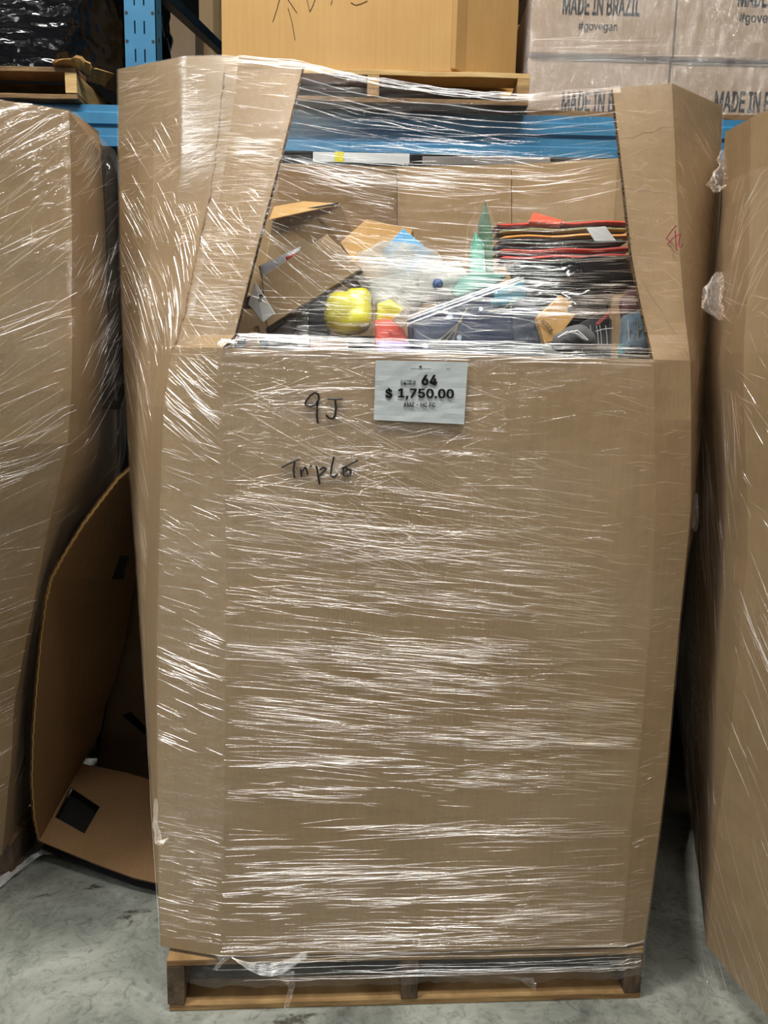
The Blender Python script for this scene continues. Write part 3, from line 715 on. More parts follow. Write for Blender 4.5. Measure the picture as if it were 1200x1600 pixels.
# blue card box
t = empty('blue_card_box', P(634, 385, 2.15), label='bright blue printed box corner poking up behind white bags', cat='box')
slab('box_body', [(597, 391, 2.12), (630, 356, 2.14), (674, 394, 2.12), (640, 430, 2.10)], .04, mc('sky_blue', (96, 178, 232), .4, .92), t)
slab('print_patch', [(612, 398, 2.110), (630, 377, 2.125), (650, 395, 2.113), (634, 412, 2.10)], .002, mc('pale_blue', (206, 214, 214), .5), t)
# white bags
for i, (po, th, lb) in enumerate((
    ([(556, 402, 2.05), (600, 384, 2.06), (650, 388, 2.04), (690, 402, 2.02), (700, 440, 1.98), (640, 470, 1.96), (580, 462, 1.97), (552, 432, 2.0)], .10, 'large milky white poly bag heaped between the kraft mailer and the green packets'),
    ([(574, 440, 1.96), (640, 430, 1.96), (668, 466, 1.92), (640, 500, 1.90), (600, 492, 1.90), (578, 470, 1.93)], .06, 'smaller crumpled milky bag just above the clear pouch'),
    ([(650, 420, 2.0), (720, 412, 2.0), (736, 440, 1.96), (700, 468, 1.92), (652, 474, 1.92)], .06, 'white poly bag around the small blue cap'))):
    pillow('white_poly_bag', po, th, M['milky_bag'], crump=.014, cs=22, seed=i*3+1, label=lb, cat='bag')
t = empty('small_bottle', P(684, 445, 1.94), label='small bottle with a round blue cap among the white bags', cat='bottle')
blob('cap', [(684, 444, 1.905, .013)], mc('blue_cap', (46, 96, 160), .4), t, sub=3)
pillow('bottle_body', [(676, 456, 1.93), (694, 452, 1.93), (706, 476, 1.93), (684, 484, 1.93)], .02, M['white'], t)
# green pointed packets
t = empty('green_packet', P(756, 380, 2.08), label='tall pointed dark green packet in a clear bag, standing above the heap', cat='packet')
slab('green_leaf', [(758, 312, 2.10), (769, 356, 2.08), (772, 440, 2.04), (752, 440, 2.04), (748, 350, 2.08)], .014, mc('dark_green', (18, 104, 40), .4, .5), t)
pillow('teal_pouch', [(742, 362, 2.055), (756, 380, 2.05), (760, 440, 2.01), (732, 440, 2.01), (735, 384, 2.05)], .03, mc('sea_green', (104, 190, 160), .4, .7), t, crump=.004)
pillow('bag_film', [(757, 306, 2.07), (776, 352, 2.04), (780, 450, 1.98), (722, 450, 1.98), (730, 352, 2.04)], .06, M['clear_bag'], t, crump=.008)
pillow('mint_net_bag', [(690, 440, 1.96), (740, 428, 1.97), (792, 432, 1.95), (766, 450, 1.92), (712, 466, 1.90)], .03, mc('mint_net', (92, 156, 138), .6, .7), crump=.008,
       label='mint green net bag below the pointed green packet', cat='bag')
# stack of folded striped blankets
lay = [(346, 'red', (214, 70, 52)), (356, 'olive', (134, 128, 76)), (366, 'orange', (226, 152, 74)), (377, 'dark grey', (72, 76, 72)), (388, 'maroon', (176, 74, 62)), (399, 'coral red', (218, 84, 80))]
for i, (y, nm, c) in enumerate(lay):
    t0 = 2.10 - .018*i
    mb = MB(); rows = []
    for a in range(15):
        th = 2*math.pi*a/14; row = []
        for bb in range(24):
            x = 776 + (i % 3)*3 + (986-776-(i % 2)*6)*bb/23; r = .0100*(1 if 0 < bb < 23 else .3)
            p = P(x, y + 5 - 4*bb/23 + 1.2*math.sin(bb*.6 + i), t0 + .03*bb/23); row.append(p + Vector((0, .11*(1-math.cos(th))*.5 + .003*nz((bb, a, i), .5), r*math.sin(th))))
        rows.append(row)
    mb.grid(rows).build('folded_blanket', mc(nm.replace(' ', '_') + '_fleece', c, .8, .7, nscale=40, nvec=(1, 1, 1)), smooth=True,
        label='%s folded blanket, %s in the stack in the bin' % (nm, ('topmost', 'second from top', 'third from top', 'fourth from top', 'fifth from top', 'lowest')[i]),
        cat='blanket', group='folded blankets in the stack')
slab('orange_felt_sheet', [(826, 346, 2.10), (834, 331, 2.12), (880, 344, 2.12), (874, 350, 2.1)], .02, mc('bright_orange', (246, 92, 50), .6, .85),
     label='bright orange folded corner on top of the blanket stack', cat='folded cloth')
slab('white_label_card', [(916, 356, 1.96), (946, 353, 1.97), (964, 377, 1.95), (930, 377, 1.95)], .003, M['white'],
     label='white label card lying against the right of the blanket stack', cat='card')
# black bags
for i, (po, lb) in enumerate((
    ([(790, 418, 1.98), (900, 408, 2.0), (988, 404, 2.02), (996, 450, 1.98), (900, 470, 1.94), (820, 478, 1.92)], 'long black glossy bag below the blanket stack'),
    ([(820, 460, 1.93), (900, 446, 1.94), (960, 452, 1.93), (950, 500, 1.9), (880, 520, 1.88), (826, 512, 1.9)], 'black bag behind the small kraft carton'))):
    pillow('black_poly_bag', po, .08, M['black_film'], crump=.01, cs=16, seed=i*5, label=lb, cat='bag')
# navy dotted garment in poly bag
t = empty('bagged_garment', P(750, 500, 1.86), label='navy garment with white dots and gold trim in a clear poly bag at the front', cat='garment')
m, nt, out = newmat('navy_dotted_cloth'); b = N(nt, 'ShaderNodeBsdfPrincipled'); nt.links.new(b.outputs[0], out.inputs[0]); b.inputs['Roughness'].default_value = .7
tc = N(nt, 'ShaderNodeTexCoord'); vo = N(nt, 'ShaderNodeTexVoronoi'); vo.inputs['Scale'].default_value = 26; nt.links.new(tc.outputs['Object'], vo.inputs['Vector'])
nt.links.new(ramp(nt, vo.outputs['Distance'], [(.0, lin(196, 210, 226)), (.16, lin(190, 205, 222)), (.19, lin(30, 50, 84)), (1, lin(24, 40, 70))]), b.inputs['Base Color'])
pillow('navy_cloth', [(636, 500, 1.85), (700, 470, 1.86), (770, 448, 1.87), (800, 452, 1.87), (812, 556, 1.83), (640, 556, 1.81)], .05, m, t, crump=.007)
pillow('dark_cloth_panel', [(796, 450, 1.875), (836, 470, 1.88), (850, 556, 1.84), (792, 556, 1.83)], .04, mc('slate_cloth', (44, 56, 76), .7), t, crump=.004)
pillow('teal_cloth', [(760, 462, 1.845), (818, 438, 1.85), (822, 466, 1.845), (790, 482, 1.835), (762, 478, 1.835)], .012, mc('teal_cloth', (36, 138, 158), .7, .7), t, crump=.005)
def ribbon(pxy, Y0, r): return MB().tube([P(x, y, Y0) for x, y in pxy], r, 5)
g = mc('gold_thread', (180, 164, 116), .5)
for ln in ([(730, 482), (716, 505), (706, 536)], [(722, 500), (700, 520), (680, 536)], [(716, 508), (706, 520), (692, 538)], [(808, 464), (790, 480), (764, 488)]):
    ribbon(ln, 1.80, .0010).build('gold_trim', g, t)
mb = MB(); 
for k, (a, bq) in enumerate((((636, 500), (818, 434)), ((640, 505), (818, 438)), ((634, 496), (812, 433)))):
    mb.tube([P(a[0] + (bq[0]-a[0])*i/12, a[1] + (bq[1]-a[1])*i/12, 1.815 + .02*i/12) for i in range(13)], [.0017]*13, 5)
mb.build('bag_seam', M['crease_thick'], t, smooth=True)
pillow('bag_film', [(634, 498, 1.81), (818, 434, 1.84), (832, 462, 1.84), (854, 558, 1.80), (636, 560, 1.79)], .10, M['clear_bag'], t, crump=.006)
# small kraft carton with a word on it
t = empty('small_kraft_carton', P(870, 500, 1.85), label='small tilted kraft carton with a printed word, right of the navy garment', cat='carton')
kq = [(851, 537, 1.82), (839, 497, 1.83), (876, 460, 1.87), (906, 484, 1.87), (868, 533, 1.83)]
slab('carton_body', kq, .05, M['card_tan'], t)
kp = [P(*a) for a in kq]; kn = (kp[1]-kp[0]).cross(kp[2]-kp[0]).normalized()
if kn.y > 0: kn = -kn
ax = (P(844, 500, 1.832) - P(864, 518, 1.83)).normalized(); ax = (ax - kn*ax.dot(kn)).normalized(); ay = kn.cross(ax).normalized()
mb = MB(); put_text(mb, 'Razor', P(854, 509, 1.827), ax, ay, .036, .013)
mb.build('printed_word', M['ink_print'], t)
# sneaker: grey upper with white stripes
t = empty('sneaker', P(890, 525, 1.83), label='grey and white striped shoe lying right of the small kraft carton', cat='shoe')
blob('shoe_upper', [(892, 528, 1.84, .026), (876, 535, 1.835, .022), (906, 524, 1.84, .024), (916, 532, 1.84, .022)], mc('grey_mesh', (112, 112, 114), .8, .6), t)
for k in range(3): ribbon([(872 + k*9, 528 - k*4), (886 + k*8, 519 - k), (900 + k*6, 522 + k*2), (912 + k*3, 530 + k)], 1.806, .0028).build('stripe', M['white'], t)
# dark product box with pale lettering lines
t = empty('dark_product_box', P(930, 515, 1.85), label='charcoal box with fine white lines at the right front, beside the jeans bag', cat='box')
slab('box_body', [(906, 505, 1.86), (944, 484, 1.88), (956, 500, 1.88), (956, 560, 1.84), (910, 560, 1.83)], .06, mc('charcoal', (40, 41, 44), .5), t)
for x in (922, 932, 937, 946): ribbon([(x, 508), (x + 2, 522), (x + 3, 538)], 1.832, .0008).build('white_line', M['white'], t)
ribbon([(930, 518), (944, 514), (958, 513)], 1.832, .0008).build('white_line', M['white'], t)
slab('red_stripe', [(930, 506, 1.850), (955, 482, 1.868), (958, 487, 1.868), (936, 508, 1.85)], .003, mc('dull_red', (160, 60, 56), .6), t)
pillow('maroon_cloth', [(966, 470, 1.92), (990, 448, 1.95), (1006, 470, 1.92), (998, 500, 1.9), (970, 496, 1.9)], .04, mc('maroon', (92, 30, 40), .7),
       label='maroon cloth tucked in the right corner of the opening', cat='cloth')
# jeans in clear bag
t = empty('bagged_jeans', P(985, 515, 1.84), label='blue-grey denim jeans in a clear bag at the right corner of the opening', cat='jeans')
pillow('denim', [(972, 494, 1.86), (1000, 484, 1.88), (1008, 520, 1.85), (1012, 560, 1.83), (966, 560, 1.83)], .05, mc('denim', (104, 128, 146), .8, .6, nscale=90, bump=.4, bscale=120), t, crump=.006)
ribbon([(981, 500), (983, 528), (984, 552)], 1.82, .0014).build('stitching', M['white'], t)
ribbon([(996, 500), (998, 528), (1000, 552)], 1.82, .0012).build('stitching', g, t)
slab('teal_tab', [(965, 540, 1.815), (974, 538, 1.815), (974, 553, 1.815), (966, 556, 1.815)], .003, mc('teal_tab', (70, 170, 180), .5), t)
pillow('bag_film', [(953, 464, 1.86), (985, 462, 1.87), (1008, 480, 1.87), (1016, 560, 1.81), (955, 560, 1.81)], .07, M['clear_bag'], t, crump=.006)

# ================================================================== LEFT GAYLORD
def px_col(lst): return [P(*a) for a in lst]
lg = empty('gaylord_box', (-1.5, 2.2, 0), label='film-wrapped cardboard bin on the left, its round top bulging with dark goods', cat='cardboard bin')
LGc = [px_col([(-330, 1560, 1.75), (-330, 800, 1.62), (-330, 135, 1.62)]),
       px_col([(-150, 1500, 1.93), (-130, 800, 1.70), (-130, 138, 1.70)]),
       px_col([(0, 1378, 2.12), (24, 1100, 2.02), (70, 850, 1.92), (106, 700, 1.86), (112, 550, 1.85), (112, 400, 1.85), (108, 173, 1.86)]),
       px_col([(40, 1300, 2.36), (44, 1100, 2.30), (74, 900, 2.24), (150, 720, 2.16), (168, 500, 2.12), (164, 330, 2.10), (152, 205, 2.10)]),
       [Vector((-1.15, 2.9, .1)), Vector((-1.0, 2.85, 1.2)), Vector((-.95, 2.8, 2.1))],
       [Vector((-1.6, 2.9, .1)), Vector((-1.8, 2.9, 1.2)), Vector((-1.8, 2.85, 2.1))],
       [Vector((-2.3, 2.3, .1)), Vector((-2.4, 2.3, 1.2)), Vector((-2.4, 2.25, 2.1))]]
LGc.append(LGc[0])
LS = Sheet(LGc, .12, 1.3, wob=.006, seed=12)
mb = MB(); LS.mesh(mb, 0, 7, 0, 2, 84, 40); o = mb.build('bin_wall', M['card'], lg, solid=.009); o.modifiers['thickness'].offset = -1
o.data.materials.append(M['card_edge']); o.modifiers['thickness'].material_offset_rim = 1
# wood below
pallet('wooden_pallet', (-2.20, 2.06, 0), .10, 1.08, .85, .115, (M['wood_old'], M['wood_dark'], M['wood_old']), 'pallet in the shade under the left film-wrapped bin', 15)
Lf = [[p + Vector((0, 0, 0)) for p in c] for c in LGc]
Lf[3] = px_col([(42, 1306, 2.35), (48, 1100, 2.30), (84, 900, 2.23), (190, 720, 2.13), (186, 500, 2.08), (181, 320, 2.06), (172, 235, 2.06)])
LFS = Sheet(Lf, .06, 1.3, off=.012, wob=.008, seed=5)
mb = MB(); LFS.mesh(mb, 0, 7, 0, 2, 100, 44)
# film drawn in over the top
tb = [LFS.pt(7*j/100, 2) for j in range(101)]; cc = Vector((-1.55, 2.3, 2.13)); 
mb.grid([[p.lerp(cc, t_) + Vector((0, 0, .03*math.sin(t_*math.pi) + .01*nz(p, 4, t_*3))) for p in tb] for t_ in (0, .1, .25, .45, .7, 1)])
mb.build('stretch_film', M['film_L'], lg, smooth=True)
r2 = random.Random(5); mb = MB()
streaks(mb, LFS, .6, 2, 1.05, 1.98, 110, 38, 6, (.04, .28), rng=r2, rad=(.0006, .0014), clus=8)
streaks(mb, LFS, .6, 2, .8, 1.5, 120, 27, 6, (.04, .26), rng=r2, rad=(.0005, .0012), clus=6)
streaks(mb, LFS, .6, 2, .1, .9, 200, 12, 8, (.04, .22), rng=r2, rad=(.0004, .0008))
streaks(mb, LFS, 2, 3.2, .9, 1.98, 220, 42, 10, (.03, .18), rng=r2, rad=(.0005, .0010), clus=5)
streaks(mb, LFS, 2, 3.2, .2, .95, 130, 15, 10, (.03, .18), rng=r2, rad=(.0004, .0008))
streaks(mb, LFS, 1.2, 2, 1.6, 1.9, 60, 35, 20, (.01, .03), rng=r2, rad=(.0008, .0018), clus=3)
mb.build('film_crease', M['crease_soft'], lg, smooth=True, kind='stuff')
pillow('dark_goods_bag', [(150, 215, 2.16), (176, 250, 2.12), (182, 330, 2.12), (184, 500, 2.12), (188, 640, 2.14), (150, 640, 2.2), (140, 300, 2.2)], .06, M['black_film'], crump=.012,
       label='black bag pressed against the film at the right flank of the left bin', cat='bag')

# ================================================================== RIGHT GAYLORD
rgb_ = empty('gaylord_box', (1.3, 2.0, 0), label='film-wrapped cardboard bin on the right, cut off by the frame edge', cat='cardboard bin')
RGc = [[Vector((1.75, 2.75, .1)), Vector((1.8, 2.8, 1.2)), Vector((1.8, 2.8, 2.05))],
       [Vector((1.25, 2.72, .1)), Vector((1.15, 2.75, 1.2)), Vector((1.1, 2.75, 2.05))],
       px_col([(1085, 1285, 2.35), (1064, 1100, 2.25), (1062, 1000, 2.2), (1078, 880, 2.15), (1092, 700, 2.1), (1106, 560, 2.07), (1118, 430, 2.05), (1130, 320, 2.02), (1136, 206, 2.0)]),
       px_col([(1102, 1500, 1.80), (1119, 1300, 1.74), (1137, 1187, 1.70), (1152, 1056, 1.66), (1168, 880, 1.62), (1166, 700, 1.62), (1162, 560, 1.64), (1170, 400, 1.68), (1176, 184, 1.74)]),
       px_col([(1330, 1900, 1.32), (1420, 1300, 1.22), (1440, 800, 1.18), (1440, 60, 1.22)]),
       [Vector((1.5, 1.2, .1)), Vector((1.6, 1.15, 1.2)), Vector((1.6, 1.2, 2.1))],
       [Vector((2.0, 1.9, .1)), Vector((2.1, 1.9, 1.2)), Vector((2.1, 1.9, 2.05))]]
RGc.append(RGc[0])
RS = Sheet(RGc, .12, 1.3, wob=.006, seed=22)
mb = MB(); RS.mesh(mb, 0, 7, 0, 2, 84, 40); o = mb.build('bin_wall', M['card'], rgb_, solid=.009); o.modifiers['thickness'].offset = -1
o.data.materials.append(M['card_edge']); o.modifiers['thickness'].material_offset_rim = 1
pallet('wooden_pallet', (.97, 1.86, 0), -.26, .70, .8, .115, (M['wood_old'], M['wood_dark'], M['wood_old']), 'pallet mostly hidden under the right film-wrapped bin', 19)
RFS = Sheet(RGc, .03, 1.3, off=.012, wob=.008, seed=25)
mb = MB(); RFS.mesh(mb, 0, 7, 0, 1.86, 100, 44); mb.build('stretch_film', M['film_R'], rgb_, smooth=True)
mb = MB()
streaks(mb, RFS, 3, 3.9, .0, 1.0, 330, -55, 6, (.05, .3), rng=r2, rad=(.0004, .0009), clus=9)
streaks(mb, RFS, 2, 3, .1, 1.3, 200, -60, 8, (.05, .3), rng=r2, rad=(.0004, .0007), clus=6)
streaks(mb, RFS, 3, 3.9, 1.0, 1.5, 60, -38, 12, (.03, .16), rng=r2, rad=(.0005, .001))
streaks(mb, RFS, 2.5, 3.9, 1.28, 1.62, 26, -12, 4, (.08, .2), rng=r2, rad=(.0008, .0016))
streaks(mb, RFS, 2.6, 3.9, 1.5, 1.85, 60, 40, 8, (.05, .2), rng=r2, rad=(.0005, .001))
mb.build('film_crease', M['crease'], rgb_, smooth=True, kind='stuff')
wad([(1124, 425, 1.9), (1112, 450, 1.88), (1116, 480, 1.87), (1128, 500, 1.88)], [.006, .022, .026, .006], M['film_wad'], rgb_, 'bunched_film', seed=14)

# ================================================================== FLATTENED CARTON LEANING IN THE GAP (left)
cc_ = empty('collapsed_carton', F(150, 1340), label='collapsed open brown carton leaning in the dark gap left of the middle bin', cat='carton')
edge = [(212, 725, 2.08), (185, 748, 2.07), (160, 780, 2.06), (130, 820, 2.05), (100, 868, 2.05), (80, 905, 2.05), (72, 940, 2.06), (64, 1000, 2.07), (57, 1080, 2.09), (52, 1150, 2.12), (50, 1220, 2.16), (54, 1280, 2.20), (62, 1316, 2.24)]
backc = [(250, 735, 2.62), (245, 748, 2.62), (240, 780, 2.62), (232, 820, 2.62), (222, 868, 2.62), (212, 905, 2.62), (205, 940, 2.62), (196, 1000, 2.62), (180, 1060, 2.62), (165, 1100, 2.62), (158, 1140, 2.60), (146, 1165, 2.58), (128, 1195, 2.52)]
mb = MB(); n_ = len(edge)
def hole_a(i, j): return 0
rows = [[P(*edge[i]).lerp(P(*backc[i]), j/12) for j in range(13)] for i in range(n_)]
mb.grid(rows)
del mb.f[4*12 + 8:4*12 + 10]; 
o = mb.build('side_panel', M['card_brown'], cc_, solid=.008); o.data.materials.append(M['card_edge']); o.modifiers['thickness'].material_offset_rim = 1
# pale fluted rim
pts = []; rr = []
for i in range(n_-1):
    for t_ in range(12):
        a = P(*edge[i]).lerp(P(*edge[i+1]), t_/12); pts.append(a + Vector((.0012*math.sin(len(pts)*1.9), 0, 0))); rr.append(.0022 if i > 5 else .0042)
MB().tube(pts, rr, 5).build('fluted_edge', M['card_tan'], cc_)
# lower flap with square hole
def bil(q4, s, t_): return q4[0].lerp(q4[1], s).lerp(q4[3].lerp(q4[2], s), t_)
fq = [P(62, 1316, 2.24), P(258, 1385, 2.08), P(300, 1240, 2.5), P(128, 1195, 2.52)]
mb = MB(); gx = [0, .16, .40, .7, 1]; gy = [0, .24, .60, .8, 1]
hq = [P(90, 1278, 0), None]
# cell edges chosen so one cell is the hole
V = [[bil(fq, a, b_) for a in gx] for b_ in gy]
hole = {}
def onflap(px, py):
    n = (fq[1]-fq[0]).cross(fq[3]-fq[0]).normalized(); d = ray(px, py); o_ = Vector((0, 0, CAMH)); return o_ + d*((fq[0]-o_).dot(n)/d.dot(n))
H4 = [onflap(87, 1279), onflap(133, 1305), onflap(157, 1263), onflap(111, 1232)]
outer = [onflap(62, 1316), onflap(150, 1352), onflap(210, 1374), onflap(258, 1385), onflap(300, 1240), onflap(200, 1210), onflap(128, 1195), onflap(96, 1250)]
vs = outer + H4
fs = [(0, 1, 9, 8), (1, 2, 9), (2, 10, 9), (2, 3, 10), (3, 4, 10), (4, 5, 10), (5, 11, 10), (5, 6, 11), (6, 7, 11), (7, 8, 11), (7, 0, 8)]
mb.add(vs, fs); o = mb.build('bottom_flap', M['card_brown'], cc_, solid=.008, label='flap with a square hand hole'); o.data.materials.append(M['card_edge']); o.modifiers['thickness'].material_offset_rim = 1
MB().add([v - Vector((0, -.01, .03)) for v in outer], [tuple(range(8))]).build('hole_shade_sheet', M['black'], cc_, label='black sheet standing for the shade under the hand hole')  # shade below the flap painted in as a black sheet
# rear panel, its shade put into a darker brown
def onrear(px, py): return P(px, py, 2.66 + (py - 840)*.0001)
RQ = [onrear(212, 836), onrear(300, 836), onrear(300, 1250), onrear(150, 1200)]
H5 = [onrear(190, 1118), onrear(204, 1112), onrear(232, 1140), onrear(226, 1150)]
mb = MB().add(RQ + H5, [(0, 1, 5, 4), (1, 2, 6, 5), (2, 3, 7, 6), (3, 0, 4, 7)]); mb.build('rear_panel', mc('shade_brown_cardboard', (110, 84, 58), .8), cc_, solid=.008)
# loose strip of film on the floor
fs_ = MB(); rows = []
path = [(95, 1330, .03), (70, 1334, .02), (45, 1348, .015), (20, 1368, .01), (0, 1384, .008), (-30, 1400, .005)]
for i, (x, y, z) in enumerate(path):
    c = F(x, y, z); rows.append([c + Vector((0, (j-2)*.014, .008 + .008*math.sin(j*1.7 + i*1.3))) for j in range(6)])
fs_.grid(rows).build('film_scrap', M['crease_thick'], smooth=True, label='twisted scrap of clear film on the floor at the lower left', cat='film scrap')

# ================================================================== RACKING
RY = 3.0
fr = empty('rack_upright', (-.92, RY, 0), label='blue perforated steel rack upright frame with diagonal bracing, behind the middle bin', cat='rack frame')
def post(y0, face):
    mb = MB(); x0, x1 = -.976, -.860
    Z0, Z1 = 0, 4.0
    # front plate with punched slots and round holes: built from strips round the openings
    zs = 2.0; pitch = .0935
    mb.box(x0, x0 + .0265, y0, y0 + .003, Z0, Z1); mb.box(x1 - .0265, x1, y0, y0 + .003, Z0, Z1)
    mb.box(x0 + .0325, x1 - .0325, y0, y0 + .003, Z0, Z1) if False else None
    c1, c2 = x0 + .040, x1 - .042
    mb.box(x0 + .0265, c1 - .0025, y0, y0 + .003, Z0, Z1); mb.box(c1 + .0025, c2 - .0025, y0, y0 + .003, Z0, Z1); mb.box(c2 + .0025, x1 - .0265, y0, y0 + .003, Z0, Z1)
    z = .05
    for c in (c1, c2):
        z = 0
        while z < Z1:
            mb.box(c - .0025, c + .0025, y0, y0 + .003, z, z + .050); z += pitch
    mb.box(x0, x0 + .003, y0, y0 + .075, Z0, Z1); mb.box(x1 - .003, x1, y0, y0 + .075, Z0, Z1)
    mb.box(x0, x0 + .03, y0 + .072, y0 + .075, Z0, Z1); mb.box(x1 - .03, x1, y0 + .072, y0 + .075, Z0, Z1)
    nb = len(mb.f); h = mb
    k = 0
    while .072 + pitch*k < Z1:
        zz = .025 + pitch*k
        for xx in (x0 + .011, x1 - .011):
            vs = [Vector((xx + .0062*math.cos(a), y0 - .0006, zz + .0062*math.sin(a))) for a in [2*math.pi*i/12 for i in range(12)]]
            h.add(vs, [tuple(range(12))])
        vs = [Vector((x1 + .0006, y0 + .035 + .006*math.cos(a), zz + .02 + .008*math.sin(a))) for a in [2*math.pi*i/12 for i in range(12)]]
        h.add(vs, [tuple(range(12))]); k += 1
    o = mb.build('post', [M['blue'], M['black']], fr)
    for q_ in o.data.polygons:
        if len(q_.vertices) == 12: q_.material_index = 1
post(RY, 1); post(4.75, 1)
d0, d1 = Vector((-.90, 3.06, 0)), Vector((-.90, 4.05, 0))
def brace(y0, z0, y1, z1, m_):
    a = Vector((-.915, y0, z0)); b_ = Vector((-.915, y1, z1)); t_ = (b_-a).normalized(); u_ = t_.cross(Vector((1, 0, 0))).normalized(); L = (b_-a).length
    mb = MB(); rot = Matrix((Vector((1, 0, 0)), t_, u_)).transposed()
    mb.box(-.022, .022, 0, L, -.0015, .0015, rot, a); mb.box(.019, .022, 0, L, -.04, 0, rot, a); mb.box(-.022, -.019, 0, L, -.04, 0, rot, a)
    return mb.build('diagonal_brace', m_, fr)
pa, pb_ = P(262, -2, 3.27), P(345, 80, 4.31); sl = (pb_.z - pa.z)/(pb_.y - pa.y)
za, ze = pa.z + sl*(3.08 - pa.y), pa.z + sl*(4.75 - pa.y)
for k in range(-3, 2):
    dz = k*1.1
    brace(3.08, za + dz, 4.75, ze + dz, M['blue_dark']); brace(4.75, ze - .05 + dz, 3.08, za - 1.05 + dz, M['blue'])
def beam(name, x0, x1, label, extra=False):
    t = empty(name, (x0, RY - .03, 2.44), label=label, cat='rack beam')
    prof = [(-.045, 2.368), (-.045, 2.400), (-.036, 2.406), (-.036, 2.436), (-.045, 2.444), (-.045, 2.480), (-.030, 2.490), (-.030, 2.512), (.0, 2.512), (.0, 2.368)]
    mb = MB(); vs = [Vector((x, RY + y, z)) for x in (x0, x1) for y, z in prof]; n = len(prof)
    mb.add(vs, [(i, (i+1) % n, n + (i+1) % n, n + i) for i in range(n)] + [tuple(range(n)), tuple(range(2*n-1, n-1, -1))]).build('beam_profile', M['blue'], t)
    for xx in ((x0, x0 + .006), (x1 - .006, x1)):
        MB().box(xx[0], xx[1], RY - .05, RY - .002, 2.34, 2.54).build('end_plate', M['blue'], t)
    return t
bm1 = beam('rack_beam', -.86, 1.95, 'long blue ribbed rack beam crossing behind the opening of the middle bin')
bm2 = beam('rack_beam', -3.4, -.976, 'blue ribbed rack beam between the left bin and the rack upright')
for yy in (4.75,):
    for x0, x1, lb in ((-.86, 1.95, 'rear blue rack beam hidden behind the loads on the right bay'), (-3.4, -.976, 'rear blue rack beam behind the black-wrapped load')):
        t = empty('rack_beam', (x0, yy, 2.44), label=lb, cat='rack beam'); MB().box(x0, x1, yy, yy + .05, 2.40, 2.512).build('beam_profile', M['blue'], t)
# shelf label below the beam
t = empty('shelf_label', P(545, 245, 2.95), label='long white shelf tag with a yellow square under the blue beam', cat='tag')
slab('label_strip', [(489, 237, 2.93), (640, 240, 2.93), (640, 256, 2.93), (489, 253, 2.93)], .004, M['white'], t)
slab('yellow_square', [(523, 237, 2.925), (537, 237, 2.925), (537, 253, 2.925), (523, 253, 2.925)], .002, M['yellow_tape'], t, label='yellow square')
t = empty('dark_gap_strip', P(700, 250, 2.97), label='black strip standing for the dark gap below the blue beam', cat='strip')
slab('strip_body', [(440, 236, 2.975), (965, 243, 2.975), (965, 262, 2.975), (440, 256, 2.975)], .02, M['black'], t)  # darkness of the gap put in as a black strip
slab('grey_wrap', [(660, 244, 2.95), (860, 246, 2.95), (860, 259, 2.95), (660, 257, 2.95)], .01, mc('grey_film_tape', (150, 142, 136), .3), t)

# ---- middle load: big tan box on pallet on the beams
pm = pallet('wooden_pallet', (-.62, 2.885, 2.514), 0, 1.09, 1.1, .105, (M['wood_pale'], M['wood'], M['wood_old']), 'pallet on the rack beam under the large tan box', 31)
tb_ = empty('large_tan_box', (-.1, 2.9, 2.62), label='large tan cardboard box with pen marks on the rack pallet above the opening', cat='box')
def prism(name, plan, z0, z1, m_, parent=None, bevel=.004, **k):
    n = len(plan); vs = [Vector((x, y, z0)) for x, y in plan] + [Vector((x, y, z1)) for x, y in plan]
    return MB().add(vs, [tuple(range(n-1, -1, -1)), tuple(range(n, 2*n))] + [(i, (i+1) % n, n + (i+1) % n, n + i) for i in range(n)]).build(name, m_, parent, bevel=bevel, **k)
c_l = P(346, 60, 2.92); c_m = P(706, 100, 2.90); c_r = P(806, 105, 3.08)
prism('box_body', [(c_l.x, 2.92), (c_m.x, 2.90), (c_r.x, 3.08), (c_r.x, 3.85), (c_l.x, 3.85)], 2.622, 3.35, M['card_tan'], tb_)
prism('corner_flap', [(c_m.x - .004, 2.894), (c_m.x + .012, 2.897), (c_m.x + .05, 2.935), (c_m.x + .04, 2.945)], 2.632, 3.35, M['card_tan'], tb_, bevel=.002)
st_ = [[(426, 34), (432, 16), (438, -6)], [(448, -4), (456, 8), (464, 20)], [(450, 12), (456, 34), (461, 62)], [(484, 18), (489, 8), (494, -6)], [(517, 7), (519, 0)], [(548, 4), (556, 8), (566, 5), (574, 1)], [(484, 18), (478, -8)]]
strokes('pen_marks', st_, lambda x, y: P(x, y, 2.8985 + (706-x)*.000055), .0009, mc('thin_pen', (70, 56, 50), .6), tb_)
